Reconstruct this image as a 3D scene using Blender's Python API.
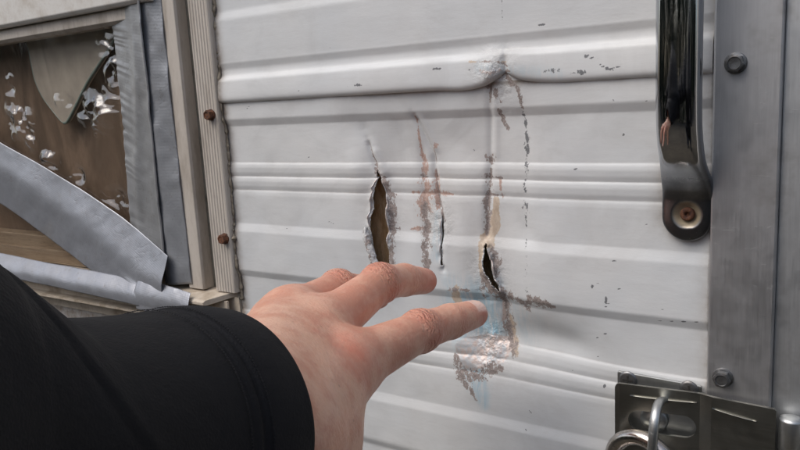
import bpy, bmesh, math, random
import numpy as np
from mathutils import Vector, Matrix
random.seed(4); RNG = np.random.default_rng(7)
S = bpy.context.scene
for o in list(bpy.data.objects): bpy.data.objects.remove(o)

# ------------------------------------------------------------------ camera
F_PX = 717.0
RW = np.array([[0.83923638, 0.04834485, -0.5416134],      # rows: wall right, into wall, up (camera axes x right, y down, z forward)
               [0.54105434, -0.17360449, 0.82287404],
               [-0.05424479, -0.98362811, -0.17185239]])
CAM = np.array([0.21517, -0.32690, 0.06827])
cd = bpy.data.cameras.new('camera'); cam = bpy.data.objects.new('camera', cd); S.collection.objects.link(cam)
r_, u_, b_ = RW @ [1, 0, 0], RW @ [0, -1, 0], RW @ [0, 0, -1]
cam.matrix_world = Matrix([[r_[i], u_[i], b_[i], CAM[i]] for i in range(3)] + [[0, 0, 0, 1]])
cd.sensor_width = 36; cd.lens = F_PX / 800 * 36; cd.clip_start = 0.005; cd.clip_end = 400
S.camera = cam
# ------------------------------------------------------------------ sky, sun, exposure (bright overcast)
W = bpy.data.worlds.new('World'); S.world = W; W.use_nodes = True
nt = W.node_tree; bg = nt.nodes['Background']
sky = nt.nodes.new('ShaderNodeTexSky'); sky.sky_type = 'NISHITA'; sky.sun_disc = False
SUN_EL, SUN_AZ = math.radians(52), math.radians(215)       # azimuth clockwise from +Y
sky.sun_elevation = SUN_EL; sky.sun_rotation = SUN_AZ; sky.air_density = 1.0; sky.dust_density = 4.0; sky.ozone_density = 1.0
hs = nt.nodes.new('ShaderNodeHueSaturation'); hs.inputs['Saturation'].default_value = 0.75
nt.links.new(sky.outputs[0], hs.inputs['Color']); nt.links.new(hs.outputs[0], bg.inputs[0]); bg.inputs[1].default_value = 0.11
sd = bpy.data.lights.new('sun', 'SUN'); sun = bpy.data.objects.new('sun', sd); S.collection.objects.link(sun)
sd.energy = 0.8; sd.angle = math.radians(40); sd.color = (1, 0.985, 0.965)
sv = Vector((math.sin(SUN_AZ) * math.cos(SUN_EL), math.cos(SUN_AZ) * math.cos(SUN_EL), math.sin(SUN_EL)))
sun.rotation_euler = sv.to_track_quat('Z', 'Y').to_euler()
S.view_settings.view_transform = 'Standard'; S.view_settings.look = 'None'; S.view_settings.gamma = 1
S.view_settings.exposure = 0.42

# ------------------------------------------------------------------ helpers
def at(px, py, Y=0.0):                     # survey: photo pixel -> point of the plane at depth Y of the wall
    r = RW @ np.array([px - 400, py - 225, F_PX]); t = (Y - CAM[1]) / r[1]
    return CAM + r * t
def seen(px, py, d):                       # survey: photo pixel + distance along the view axis
    return CAM + RW @ (np.array([px - 400, py - 225, F_PX]) * d / F_PX)
def xz(pts, Y=0.0): return np.array([at(a, b, Y)[[0, 2]] for a, b in pts])

def tag(o, label=None, cat=None, group=None, kind=None):
    if label: o['label'] = label
    if cat: o['category'] = cat
    if group: o['group'] = group
    if kind: o['kind'] = kind
    return o
def empty(name, loc=(0, 0, 0)):
    o = bpy.data.objects.new(name, None); o.location = loc; o.empty_display_size = 0.05; S.collection.objects.link(o); return o
def link(name, me, mat=None, parent=None, smooth=True, loc=None):
    o = bpy.data.objects.new(name, me); S.collection.objects.link(o)
    if mat: me.materials.append(mat)
    if parent:
        o.parent = parent
        p = parent; off = Vector((0, 0, 0))
        while p: off += p.location; p = p.parent
        o.location = -off
    if smooth: me.polygons.foreach_set('use_smooth', [True] * len(me.polygons))
    if loc is not None: o.location = o.location + Vector(loc)
    return o
def pymesh(name, v, f):
    me = bpy.data.meshes.new(name); me.from_pydata([tuple(map(float, a)) for a in v], [], [tuple(map(int, a)) for a in f]); me.update(); return me
def grid_faces(nu, nv, wrap=False):
    i, j = np.meshgrid(np.arange(nu - 1), np.arange(nv if wrap else nv - 1), indexing='ij'); k = (j + 1) % nv
    return np.stack([i * nv + j, (i + 1) * nv + j, (i + 1) * nv + k, i * nv + k], -1).reshape(-1, 4)
def bmobj(name, bm, mat, parent=None, bevel=0, smooth=False, seg=2):
    bmesh.ops.recalc_face_normals(bm, faces=bm.faces)
    me = bpy.data.meshes.new(name); bm.to_mesh(me); bm.free()
    o = link(name, me, mat, parent, smooth)
    if bevel:
        m = o.modifiers.new('bevel', 'BEVEL'); m.width = bevel; m.segments = seg; m.limit_method = 'ANGLE'; m.angle_limit = math.radians(35)
    return o
def box(bm, lo, hi):
    v = bmesh.ops.create_cube(bm, size=1)['verts']
    for q in v: q.co = Vector([lo[i] + (q.co[i] + .5) * (hi[i] - lo[i]) for i in range(3)])
    return v
def boxobj(name, lo, hi, mat, parent=None, bevel=0):
    bm = bmesh.new(); box(bm, lo, hi); return bmobj(name, bm, mat, parent, bevel)
def solidify(o, t, off=-1):
    m = o.modifiers.new('thick', 'SOLIDIFY'); m.thickness = t; m.offset = off; return o
def set_attr(me, name, val):
    a = me.attributes.new(name, 'FLOAT', 'POINT'); a.data.foreach_set('value', np.asarray(val, dtype=np.float32).ravel())
def tube(path, rx, ry, n=20, up=(0, 0, 1), cap=True):
    path = np.array(path, float); rx = np.broadcast_to(rx, len(path)); ry = np.broadcast_to(ry, len(path)); V = []
    for i, p in enumerate(path):
        t = path[min(i + 1, len(path) - 1)] - path[max(i - 1, 0)]; t /= np.linalg.norm(t)
        a = np.cross(up, t); a /= np.linalg.norm(a) + 1e-12; b = np.cross(t, a)
        th = np.linspace(0, 2 * math.pi, n, endpoint=False)
        V.append(p + np.outer(np.cos(th) * rx[i], a) + np.outer(np.sin(th) * ry[i], b))
    F = grid_faces(len(path), n, True).tolist()
    if cap: F += [list(range(n))[::-1], [(len(path) - 1) * n + k for k in range(n)]]
    return np.concatenate(V), F
def spline(P, n):                          # Catmull-Rom through the points
    P = np.array(P, float); Q = np.vstack([2 * P[0] - P[1], P, 2 * P[-1] - P[-2]]); out = []
    for s in np.linspace(0, len(P) - 1, n):
        i = min(int(s), len(P) - 2); t = s - i; a, b, c, d = Q[i:i + 4]
        out.append(.5 * (2 * b + (c - a) * t + (2 * a - 5 * b + 4 * c - d) * t * t + (3 * b - a - 3 * c + d) * t ** 3))
    return np.array(out)
def lathe(prof, n=32, axis='y', c=(0, 0, 0)):
    th = np.linspace(0, 2 * math.pi, n, endpoint=False); V = []
    for r, h in prof:
        a, b, z = r * np.cos(th), r * np.sin(th), np.full(n, h)
        V.append(np.stack([a, z, b] if axis == 'y' else [a, b, z], -1))
    return np.concatenate(V) + np.array(c), grid_faces(len(prof), n, True).tolist()
def poly_dist(P, pts, margin=.03):         # distance to polyline, parameter and nearest point (only within the margin round it)
    pts = np.asarray(pts); lo, hi = pts.min(0) - margin, pts.max(0) + margin; sel = np.where(((P >= lo) & (P <= hi)).all(1))[0]; Q = P[sel]
    best = np.full(len(Q), 1e9); par = np.zeros(len(Q)); near = np.zeros_like(Q)
    for i in range(len(pts) - 1):
        a, b = pts[i], pts[i + 1]; d = b - a
        t = np.clip(((Q - a) @ d) / (d @ d + 1e-15), 0, 1); q = a + t[:, None] * d; e = ((Q - q) ** 2).sum(1)
        m = e < best; best[m] = e[m]; par[m] = i + t[m]; near[m] = q[m]
    B, T, N = np.full(len(P), 1e3), np.zeros(len(P)), np.zeros_like(P); B[sel] = np.sqrt(best); T[sel] = par; N[sel] = near
    return B, T, N
def inside(P, poly):
    poly = np.asarray(poly); sel = np.where(((P >= poly.min(0)) & (P <= poly.max(0))).all(1))[0]; out = np.zeros(len(P), bool); P = P[sel]
    r = np.zeros(len(P), bool); n = len(poly)
    for i in range(n):
        (x0, y0), (x1, y1) = poly[i], poly[(i + 1) % n]
        if y0 == y1: continue
        c = ((y0 > P[:, 1]) != (y1 > P[:, 1])) & (P[:, 0] < (x1 - x0) * (P[:, 1] - y0) / (y1 - y0) + x0); r ^= c
    out[sel] = r; return out
def sstep(a, b, x): t = np.clip((x - a) / (b - a), 0, 1); return t * t * (3 - 2 * t)
_G = {}
def vnoise(x, z, s, seed=0):               # smooth 2-D value noise in -1..1
    g = _G.setdefault(seed, np.random.default_rng(seed).uniform(-1, 1, (64, 64))) if seed not in _G else _G[seed]; x = np.asarray(x) / s + 17.3; z = np.asarray(z) / s + 9.1
    i, j = np.floor(x).astype(int), np.floor(z).astype(int); u, v = x - i, z - j; u = u * u * (3 - 2 * u); v = v * v * (3 - 2 * v)
    G = lambda a, b: g[a % 64, b % 64]
    return (G(i, j) * (1 - u) + G(i + 1, j) * u) * (1 - v) + (G(i, j + 1) * (1 - u) + G(i + 1, j + 1) * u) * v

# ------------------------------------------------------------------ materials
class Mat:
    def __init__(s, name, col=(.5, .5, .5), rough=.5, metal=0, spec=.5, **kw):
        s.m = bpy.data.materials.new(name); s.m.use_nodes = True; s.t = s.m.node_tree; s.b = s.t.nodes['Principled BSDF']
        s.b.inputs['Base Color'].default_value = (*col, 1); s.b.inputs['Roughness'].default_value = rough
        s.b.inputs['Metallic'].default_value = metal; s.b.inputs['Specular IOR Level'].default_value = spec
        for k, v in kw.items(): s.b.inputs[k.replace('_', ' ')].default_value = v
        s.co = s.n('ShaderNodeTexCoord').outputs['Object']; s.bumpout = None
    def n(s, typ, **kw):
        q = s.t.nodes.new(typ)
        for k, v in kw.items(): setattr(q, k, v)
        return q
    def put(s, sock, v):
        if hasattr(v, 'is_output'): s.t.links.new(v, sock)
        else: sock.default_value = (*v, 1) if isinstance(v, tuple) and len(v) == 3 and sock.type == 'RGBA' else v
    def noise(s, scale, detail=4, rough=.6, stretch=(1, 1, 1), dist=0, off=(0, 0, 0)):
        mp = s.n('ShaderNodeMapping'); mp.inputs['Scale'].default_value = stretch; mp.inputs['Location'].default_value = off
        s.t.links.new(s.co, mp.inputs[0]); q = s.n('ShaderNodeTexNoise'); q.inputs['Scale'].default_value = scale
        q.inputs['Detail'].default_value = detail; q.inputs['Roughness'].default_value = rough; q.inputs['Distortion'].default_value = dist
        s.t.links.new(mp.outputs[0], q.inputs['Vector']); return q.outputs['Fac']
    def voro(s, scale, stretch=(1, 1, 1), feature='F1'):
        mp = s.n('ShaderNodeMapping'); mp.inputs['Scale'].default_value = stretch; s.t.links.new(s.co, mp.inputs[0])
        q = s.n('ShaderNodeTexVoronoi', feature=feature); q.inputs['Scale'].default_value = scale; s.t.links.new(mp.outputs[0], q.inputs['Vector']); return q.outputs['Distance']
    def wave(s, scale, direction='X', dist=0):
        q = s.n('ShaderNodeTexWave', bands_direction=direction); q.inputs['Scale'].default_value = scale; q.inputs['Distortion'].default_value = dist
        s.t.links.new(s.co, q.inputs['Vector']); return q.outputs['Fac']
    def attr(s, name): return s.n('ShaderNodeAttribute', attribute_name=name).outputs['Fac']
    def mth(s, op, a, b=0.0, c=0.0):
        q = s.n('ShaderNodeMath', operation=op)
        for i, v in enumerate((a, b, c)): s.put(q.inputs[i], v)
        return q.outputs[0]
    def ramp(s, v, lo, hi, a=0.0, b=1.0):
        q = s.n('ShaderNodeMapRange', interpolation_type='SMOOTHSTEP'); s.put(q.inputs[0], v)
        for i, x in zip((1, 2, 3, 4), (lo, hi, a, b)): q.inputs[i].default_value = x
        return q.outputs[0]
    def mix(s, f, a, b):
        q = s.n('ShaderNodeMix', data_type='RGBA'); s.put(q.inputs[0], f); s.put(q.inputs[6], a); s.put(q.inputs[7], b); return q.outputs[2]
    def mixf(s, f, a, b):
        q = s.n('ShaderNodeMix', data_type='FLOAT'); s.put(q.inputs[0], f); s.put(q.inputs[2], a); s.put(q.inputs[3], b); return q.outputs[0]
    def set(s, k, v): s.put(s.b.inputs[k], v); return s
    def bump(s, h, strength=.3, dist=.0005):
        q = s.n('ShaderNodeBump'); q.inputs['Strength'].default_value = strength; q.inputs['Distance'].default_value = dist
        s.put(q.inputs['Height'], h)
        if s.bumpout: s.t.links.new(s.bumpout, q.inputs['Normal'])
        s.bumpout = q.outputs[0]; s.t.links.new(s.bumpout, s.b.inputs['Normal']); return s

def m_siding():
    s = Mat('painted_siding', (.74, .73, .71), .38)
    big = s.noise(9, 3); streak = s.noise(60, 5, .65, (1, 1, 9)); fine = s.noise(500, 3, .7, (1, 1, 3))
    col = s.mix(s.ramp(big, .3, .7), (.735, .74, .732), (.67, .695, .71))
    col = s.mix(s.ramp(streak, .5, .8, 0, .35), col, (.60, .60, .60)); col = s.mix(s.ramp(s.noise(22, 5, .7, (1, 1, 1.6), 1.0, (7, 3, 5)), .45, .72, 0, .4), col, (.56, .565, .56))
    n1 = s.noise(900, 4, .75); n3 = s.noise(300, 4, .75, (1, 1, .6), off=(1, 7, 2))
    nn = s.mth('ADD', s.mth('MULTIPLY', n1, .32), s.mth('MULTIPLY', n3, .68))
    def chip(name, amp, lo=.42, hi=.5):
        v = s.mth('ADD', s.attr(name), s.mth('MULTIPLY', s.mth('SUBTRACT', nn, .5), amp)); return s.ramp(v, lo, hi)
    def gate(m, name): return s.mth('MULTIPLY', m, s.ramp(s.attr(name), .02, .12))
    # grime film along edges, soft
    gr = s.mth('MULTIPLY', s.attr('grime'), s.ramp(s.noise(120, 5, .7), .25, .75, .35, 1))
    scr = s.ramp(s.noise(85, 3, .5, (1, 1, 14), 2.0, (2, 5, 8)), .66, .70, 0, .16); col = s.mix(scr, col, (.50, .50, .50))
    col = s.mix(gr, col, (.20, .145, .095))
    bl = s.mth('MULTIPLY', s.attr('blue'), s.ramp(s.noise(140, 5, .7, (3, 1, .5)), .35, .62, .0, 1))
    col = s.mix(bl, col, (.28, .50, .62))
    be = gate(chip('beige', 2.2), 'beige'); pr = gate(chip('primer_and_shade', 4.2, .48, .495), 'primer_and_shade'); rd = gate(chip('redprimer', 4.4, .49, .505), 'redprimer')
    ba = gate(chip('bare', 3.2), 'bare'); bk = gate(chip('black', 2.6, .5, .58), 'black')
    col = s.mix(be, col, s.mix(s.ramp(n3, .35, .65), (.50, .40, .31), (.62, .53, .43)))
    col = s.mix(rd, col, s.mix(s.ramp(n1, .35, .65), (.40, .27, .225), (.55, .41, .355)))
    col = s.mix(ba, col, s.mix(s.ramp(n3, .4, .6), (.68, .57, .52), (.62, .64, .66)))
    col = s.mix(pr, col, s.mix(s.ramp(n1, .35, .65), (.215, .18, .168), (.40, .345, .32)))
    col = s.mix(s.mth('MULTIPLY', bk, .85), col, (.10, .105, .115))
    s.set('Base Color', col)
    s.set('Metallic', s.mth('MULTIPLY', ba, .4))
    rough = s.mixf(s.ramp(streak, .3, .7), .42, .60); rough = s.mixf(ba, rough, .45); rough = s.mixf(s.mth('MAXIMUM', pr, rd), rough, .7); s.set('Roughness', rough)
    s.bump(s.noise(70, 3, .55, (.6, 1, 2)), .13, .0012); s.bump(fine, .10, .0004)
    s.bump(s.mth('MULTIPLY', s.attr('rumple'), s.noise(230, 4, .65)), .9, .0018)
    return s.m
def m_aged(name, col, dirt, rough=.5, dscale=60, metal=0, amt=.8, stretch=(1, 1, 1), bump=.2, fine=400):
    s = Mat(name, col, rough, metal); n = s.noise(dscale, 6, .68, stretch); f = s.noise(fine, 4, .7, stretch)
    c = s.mix(s.ramp(n, .42, .75, 0, amt), col, dirt); c = s.mix(s.ramp(f, .5, .8, 0, .35), c, dirt); s.set('Base Color', c)
    s.set('Roughness', s.ramp(f, .25, .75, rough - .1, rough + .12)); s.bump(f, bump, .0004); return s.m
def m_brushed(name, col, rough=.42, vertical=True, dirt=(.16, .14, .12)):
    s = Mat(name, col, rough, 1); st = (14, 14, .35) if vertical else (.35, 14, 14)
    f = s.noise(160, 3, .6, st); n = s.noise(45, 4, .65)
    c = s.mix(s.ramp(f, .3, .7), tuple(x * .95 for x in col), tuple(min(1, x * 1.03) for x in col))
    c = s.mix(s.ramp(n, .5, .85, 0, .55), c, dirt); s.set('Base Color', c)
    s.set('Roughness', s.ramp(s.mth('ADD', s.mth('MULTIPLY', f, .25), s.mth('MULTIPLY', n, .75)), .3, .7, rough - .06, rough + .10)); s.bump(f, .02, .0003)
    sc = s.noise(120, 2, .5, (1, 1, 9), 1.5); s.bump(s.ramp(sc, .72, .74), .3, .0001); return s.m
def m_tape(name='duct_tape_cloth', A=(.335, .35, .385), B=(.27, .28, .305)):
    s = Mat(name, A, .36, .4)
    n = s.noise(55, 5, .65); f = s.noise(700, 3, .6)
    a = s.attr('tu'); b = s.attr('tv')
    wv = s.mth('SINE', s.mth('MULTIPLY', a, 2 * math.pi / .0021)); wu = s.mth('SINE', s.mth('MULTIPLY', b, 2 * math.pi / .0013))
    c = s.mix(s.ramp(n, .3, .75), A, B); c = s.mix(s.ramp(f, .6, .85, 0, .25), c, (.45, .45, .45))
    c = s.mix(s.ramp(s.noise(25, 4, .6, off=(4, 4, 4)), .55, .8, 0, .22), c, (.36, .32, .27)); s.set('Base Color', c)
    s.set('Roughness', s.ramp(n, .3, .7, .30, .42))
    s.bump(s.noise(120, 3, .5), .12, .0012); s.bump(wv, .03, .0003); cr = s.ramp(s.mth('ABSOLUTE', s.mth('SUBTRACT', s.noise(42, 2, .5, (1, 1, 1), 1.5, (9, 2, 4)), .5)), 0, .035); s.bump(cr, .06, .0010); c = s.mix(s.ramp(s.noise(180, 5, .75, off=(2, 8, 1)), .56, .70, 0, .45), c, (.20, .18, .155)); s.set('Base Color', c); s.bump(wu, .05, .0002); return s.m
def m_skin():
    s = Mat('skin', (.6, .36, .28), .46, 0, .5)
    n = s.noise(160, 5, .65); mott = s.noise(75, 5, .65); red = s.attr('red'); nail = s.attr('nail')
    c = s.mix(s.ramp(mott, .38, .62), (.69, .42, .305), (.59, .295, .205))
    c = s.mix(s.mth('MULTIPLY', red, s.ramp(n, .25, .7, .5, 1)), c, (.60, .175, .12))
    c = s.mix(s.ramp(s.noise(38, 3, .5, off=(5, 2, 1)), .55, .8, 0, .35), c, (.56, .35, .24))
    c = s.mix(s.ramp(s.noise(420, 4, .7), .52, .75, 0, .30), c, (.45, .20, .15))
    c = s.mix(s.ramp(s.voro(95), .035, .06, .5, 0), c, (.36, .19, .13))
    c = s.mix(s.mth('MULTIPLY', s.attr('vein'), .30), c, (.36, .30, .30))
    c = s.mix(nail, c, (.80, .56, .48)); s.set('Base Color', c)
    s.set('Roughness', s.mixf(nail, s.ramp(n, .3, .7, .40, .58), .25))
    s.set('Subsurface Weight', .22); s.b.inputs['Subsurface Radius'].default_value = (1, .35, .2); s.b.inputs['Subsurface Scale'].default_value = .004
    kn = s.mth('MULTIPLY', s.attr('kw'), s.mth('SINE', s.mth('ADD', s.mth('MULTIPLY', s.attr('kx'), 2 * math.pi / .0024), s.mth('MULTIPLY', s.noise(170, 4, .65), 22.0)))); s.bump(kn, .8, .0006); s.bump(s.noise(240, 3, .55), .22, .0006); s.bump(s.voro(900, (1, 1.4, .8)), .30, .0003); s.bump(s.noise(420, 3, .7, (1, 2.2, .6)), .25, .0004); s.bump(s.noise(110, 4, .7, (1, 1, 2.5)), .22, .0010); return s.m
def facing(t, scale, nrm=None):           # Schlick reflectance that is the same from both sides of a thin sheet
    lw = t.nodes.new('ShaderNodeLayerWeight'); lw.inputs[0].default_value = .5; p = t.nodes.new('ShaderNodeMath'); p.operation = 'POWER'; p.inputs[1].default_value = 5
    a = t.nodes.new('ShaderNodeMath'); a.operation = 'MULTIPLY_ADD'; a.inputs[1].default_value = .96 * scale; a.inputs[2].default_value = .04 * scale; a.use_clamp = True
    t.links.new(lw.outputs['Facing'], p.inputs[0]); t.links.new(p.outputs[0], a.inputs[0])
    if nrm: t.links.new(nrm, lw.inputs['Normal'])
    return a.outputs[0]
def m_film():
    m = bpy.data.materials.new('clear_film'); m.use_nodes = True; t = m.node_tree; t.nodes.clear(); N = t.nodes.new
    out = N('ShaderNodeOutputMaterial'); mx = N('ShaderNodeMixShader'); tr = N('ShaderNodeBsdfTransparent'); gl = N('ShaderNodeBsdfGlossy')
    tr.inputs[0].default_value = (.93, .91, .88, 1); gl.inputs['Roughness'].default_value = .10
    co = N('ShaderNodeTexCoord'); no = N('ShaderNodeTexNoise'); no.inputs['Scale'].default_value = 90; no.inputs['Detail'].default_value = 3; bp = N('ShaderNodeBump'); bp.inputs['Strength'].default_value = .12; bp.inputs['Distance'].default_value = .001
    t.links.new(co.outputs['Object'], no.inputs[0]); t.links.new(no.outputs[0], bp.inputs['Height']); t.links.new(bp.outputs[0], gl.inputs['Normal'])
    t.links.new(facing(t, 3.2, bp.outputs[0]), mx.inputs[0]); t.links.new(tr.outputs[0], mx.inputs[1]); t.links.new(gl.outputs[0], mx.inputs[2]); t.links.new(mx.outputs[0], out.inputs[0]); return m
def m_glass():
    m = bpy.data.materials.new('dusty_glass'); m.use_nodes = True; t = m.node_tree; t.nodes.clear(); N = t.nodes.new
    out = N('ShaderNodeOutputMaterial'); mx = N('ShaderNodeMixShader'); m2 = N('ShaderNodeMixShader'); tr = N('ShaderNodeBsdfTransparent'); gl = N('ShaderNodeBsdfGlossy'); df = N('ShaderNodeBsdfDiffuse')
    tr.inputs[0].default_value = (.86, .87, .85, 1); gl.inputs['Roughness'].default_value = .03; df.inputs[0].default_value = (.80, .74, .66, 1)
    co = N('ShaderNodeTexCoord'); no = N('ShaderNodeTexNoise'); no.inputs['Scale'].default_value = 60; no.inputs['Detail'].default_value = 6; rm = N('ShaderNodeMapRange')
    rm.inputs[1].default_value = .3; rm.inputs[2].default_value = .75; rm.inputs[3].default_value = .55; rm.inputs[4].default_value = .72
    t.links.new(co.outputs['Object'], no.inputs[0]); t.links.new(no.outputs[0], rm.inputs[0]); t.links.new(rm.outputs[0], mx.inputs[0])
    t.links.new(tr.outputs[0], mx.inputs[1]); t.links.new(df.outputs[0], mx.inputs[2]); t.links.new(facing(t, 1.2), m2.inputs[0]); t.links.new(mx.outputs[0], m2.inputs[1]); t.links.new(gl.outputs[0], m2.inputs[2]); t.links.new(m2.outputs[0], out.inputs[0]); return m
def m_chrome():
    s = Mat('worn_chrome', (.62, .63, .65), .08, 1); n = s.noise(90, 6, .7); f = s.noise(900, 3, .6); g = s.attr('foot')
    ff = s.mth('MULTIPLY', g, s.ramp(n, .2, .6, .75, 1))
    c = s.mix(ff, (.55, .56, .58), (.17, .175, .185)); c = s.mix(s.attr('hole'), c, (.36, .30, .21)); c = s.mix(s.ramp(s.voro(240), .03, .07, .5, 0), c, (.55, .52, .48)); s.set('Base Color', c)
    s.set('Metallic', s.mixf(s.attr('hole'), 1.0, .1)); s.set('Roughness', s.mixf(ff, s.ramp(n, .4, .8, .045, .12), .34)); s.bump(n, .04, .0006); s.bump(f, .03, .0001); return s.m
def m_rust(name='rust'):
    s = Mat(name, (.1, .04, .02), .85); n = s.noise(500, 5, .7); s.set('Base Color', s.mix(s.ramp(n, .35, .7), (.055, .025, .018), (.21, .085, .04))); s.bump(n, .8, .0006); return s.m
def m_jacket():
    s = Mat('softshell_black', (.006, .0063, .008), .75, 0, .22); n = s.noise(30, 4, .6); w = s.voro(1500)
    s.set('Base Color', s.mix(s.ramp(n, .3, .7), (.0042, .0046, .0064), (.0075, .008, .0105))); s.set('Roughness', s.ramp(n, .3, .7, .68, .82))
    pass
    s.bump(w, .3, .0003); s.bump(s.noise(45, 4, .6), .3, .004); return s.m
def m_board():
    s = Mat('brown_board', (.17, .11, .07), .7); n = s.noise(11, 3, .5, (2.2, 1, .8), 1.5); f = s.noise(200, 4, .7, (2, 1, .7))
    c = s.mix(s.ramp(n, .35, .68), (.17, .12, .085), (.30, .215, .155)); c = s.mix(s.ramp(f, .4, .7, 0, .25), c, (.13, .09, .065)); s.set('Base Color', c); s.bump(f, .4, .0008); return s.m
def m_core():
    s = Mat('torn_backing', (.3, .19, .09), .9); n = s.noise(160, 6, .7, (1.4, 1, .5)); s.set('Base Color', s.mix(s.ramp(n, .35, .7), (.56, .36, .18), (.82, .62, .38))); s.bump(n, 1, .002); return s.m
def m_ground():
    s = Mat('gravel_ground', (.3, .26, .2), .95); n = s.noise(2, 6, .7); f = s.noise(40, 5, .7); s.set('Base Color', s.mix(s.ramp(s.mth('ADD', s.mth('MULTIPLY', n, .5), s.mth('MULTIPLY', f, .5)), .35, .65), (.055, .048, .038), (.12, .105, .08))); s.bump(f, .6, .02); return s.m
SIDING = m_siding(); TAPE = m_tape(); TAPE_OLD = m_tape('duct_tape_dark', (.40, .415, .44), (.32, .332, .355)); TAPE_WARM = m_tape('duct_tape_warm', (.37, .378, .39), (.29, .295, .30)); SKIN = m_skin(); FILM = m_film(); GLASS = m_glass(); CHROME = m_chrome(); RUST = m_rust(); JACKET = m_jacket(); BOARD = m_board(); CORE = m_core()
STRIP = m_brushed('brushed_aluminium', (.55, .55, .555), .50); STRIP2 = m_brushed('dull_aluminium', (.60, .61, .615), .5)
ZINC = m_brushed('zinc_steel', (.31, .305, .275), .36, False, (.12, .11, .09)); ZINC2 = m_brushed('zinc_plate', (.56, .575, .57), .38, False, (.14, .13, .11))
STEEL = m_aged('polished_steel', (.58, .54, .50), (.20, .16, .13), .2, 90, 1, .5, bump=.05)
SCREW = m_aged('weathered_screw', (.24, .245, .25), (.10, .08, .06), .4, 200, .9, .7)
FRAME = m_aged('weathered_frame', (.56, .51, .45), (.25, .20, .15), .55, 40, 0, .65, (1.5, 1.5, .35))
FRAMEDK = m_aged('frame_channel', (.25, .235, .20), (.10, .085, .06), .7, 60, 0, .8)
SILL = m_aged('weathered_sill', (.56, .49, .40), (.24, .17, .10), .55, 70, 0, .8)
WHITEP = m_aged('chipped_white_paint', (.70, .68, .64), (.40, .33, .25), .5, 45, 0, .6)
CAULK = m_aged('grimy_caulk', (.34, .29, .22), (.09, .07, .05), .6, 160, 0, .9, bump=.8)
WOOD = m_aged('inner_wood', (.40, .31, .22), (.16, .10, .06), .7, 50, 0, .8, (.3, 1, 3))
DENIM = m_aged('dark_denim', (.03, .036, .055), (.015, .018, .028), .85, 200)
SHOE = m_aged('shoe_leather', (.02, .017, .015), (.05, .045, .04), .5, 60)
HAIR = m_aged('brown_hair', (.05, .032, .02), (.02, .013, .008), .6, 300)
DARK = Mat('dark_interior', (.03, .027, .024), .9).m

# ------------------------------------------------------------------ the setting
GZ = -1.28
g = link('ground', pymesh('ground', [(-150, -150, GZ), (150, -150, GZ), (150, 150, GZ), (-150, 150, GZ)], [(0, 1, 2, 3)]), m_ground(), smooth=False); tag(g, kind='structure')

# unseen leafy mass added to mirror dark in the chrome handle and window film
def added_hedge():
    n = 26000; u = RNG.uniform(-12, 13, n); zh = RNG.uniform(0, 1, n) ** .8 * (2.35 + .12 * np.sin(u * 1.7) + .1 * np.sin(u * .6 + 1)); dep = RNG.normal(0, .28, n) + .3 * np.sin(u * 2.3 + zh)
    c = np.stack([u, -3.5 + dep * .7, GZ + zh], -1); a = RNG.normal(size=(n, 3)); a /= np.linalg.norm(a, axis=1)[:, None]; b = RNG.normal(size=(n, 3)); b -= (b * a).sum(1)[:, None] * a; b /= np.linalg.norm(b, axis=1)[:, None]
    L = RNG.uniform(.07, .14, n)[:, None]; V = np.stack([c - a * L, c + b * L * .45, c + a * L, c - b * L * .45], 1).reshape(-1, 3); F = np.arange(4 * n).reshape(-1, 4)
    o = link('added_hedge', pymesh('added_hedge', V, F), m_aged('added_hedge_leaf', (.022, .034, .016), (.010, .014, .008), .7, 3), smooth=False)
    tag(o, 'unseen mass of dark leaves added for the chrome handle to mirror', 'added_hedge', kind='stuff')
added_hedge()
# ------------------------------------------------------------------ trailer wall
TR = tag(empty('travel_trailer', (0, 0, GZ)), 'old white travel trailer with dented and torn corrugated aluminium siding', 'trailer')
PER = .097
PA = np.array([[62, 2.2], [57.6, .35], [53, .25], [34.9, .0], [34.4, .0], [33.4, .62], [31.4, .95], [28.5, .75], [26.4, .2], [25.8, .05], [24.8, .68], [22.8, 1.0], [19.9, .8], [17.8, .25],
               [17.2, .1], [16.2, .55], [14, .8], [8, .85], [-4.4, .8], [-9.7, 2.2], [-20, 2.3], [-35, 2.2]])
_zs = np.linspace(-.035, .062, 1400); _o = np.interp(_zs, PA[::-1, 0] / 1000, PA[::-1, 1] / 1000)
_k = np.exp(-np.linspace(-2, 2, 15) ** 2); _k /= _k.sum(); _o = np.convolve(np.concatenate([_o[-7:], _o, _o[:7]]), _k, 'valid')
def prof(z): return np.interp((np.asarray(z) + .035) % PER - .035, _zs, _o)

# damage survey on the lower sheet (wall coordinates)
TEAR1 = xz([(374.6, 170), (376, 178), (375.4, 183), (374.6, 187), (373.2, 191), (373.9, 196), (372.8, 201), (373.4, 207), (372.2, 213), (372.6, 219), (371.0, 225), (372.6, 232), (375, 240), (376.5, 250), (378, 262), (380, 274),
            (391, 275), (389.4, 265), (387.3, 257), (387.2, 248), (385.6, 240), (386.4, 231), (384.2, 222), (384.6, 212), (383.4, 203), (383.6, 196), (381.6, 189), (380, 183), (378.0, 177)])
TEAR2 = xz([(438.2, 214), (439.2, 221), (439.7, 232), (439.5, 243), (439.3, 254), (440.5, 266), (439.0, 267), (438.0, 255), (438.4, 243), (438.5, 232), (437.9, 222)])
TEAR3 = xz([(484.6, 244), (485.4, 250), (486.8, 254), (488.2, 260), (490.3, 267), (491.4, 276), (494.6, 283), (498.8, 293.5), (493.5, 289), (488.5, 281), (484.4, 275), (482.2, 268), (482.8, 260), (483.4, 254), (483.4, 247)])
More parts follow.
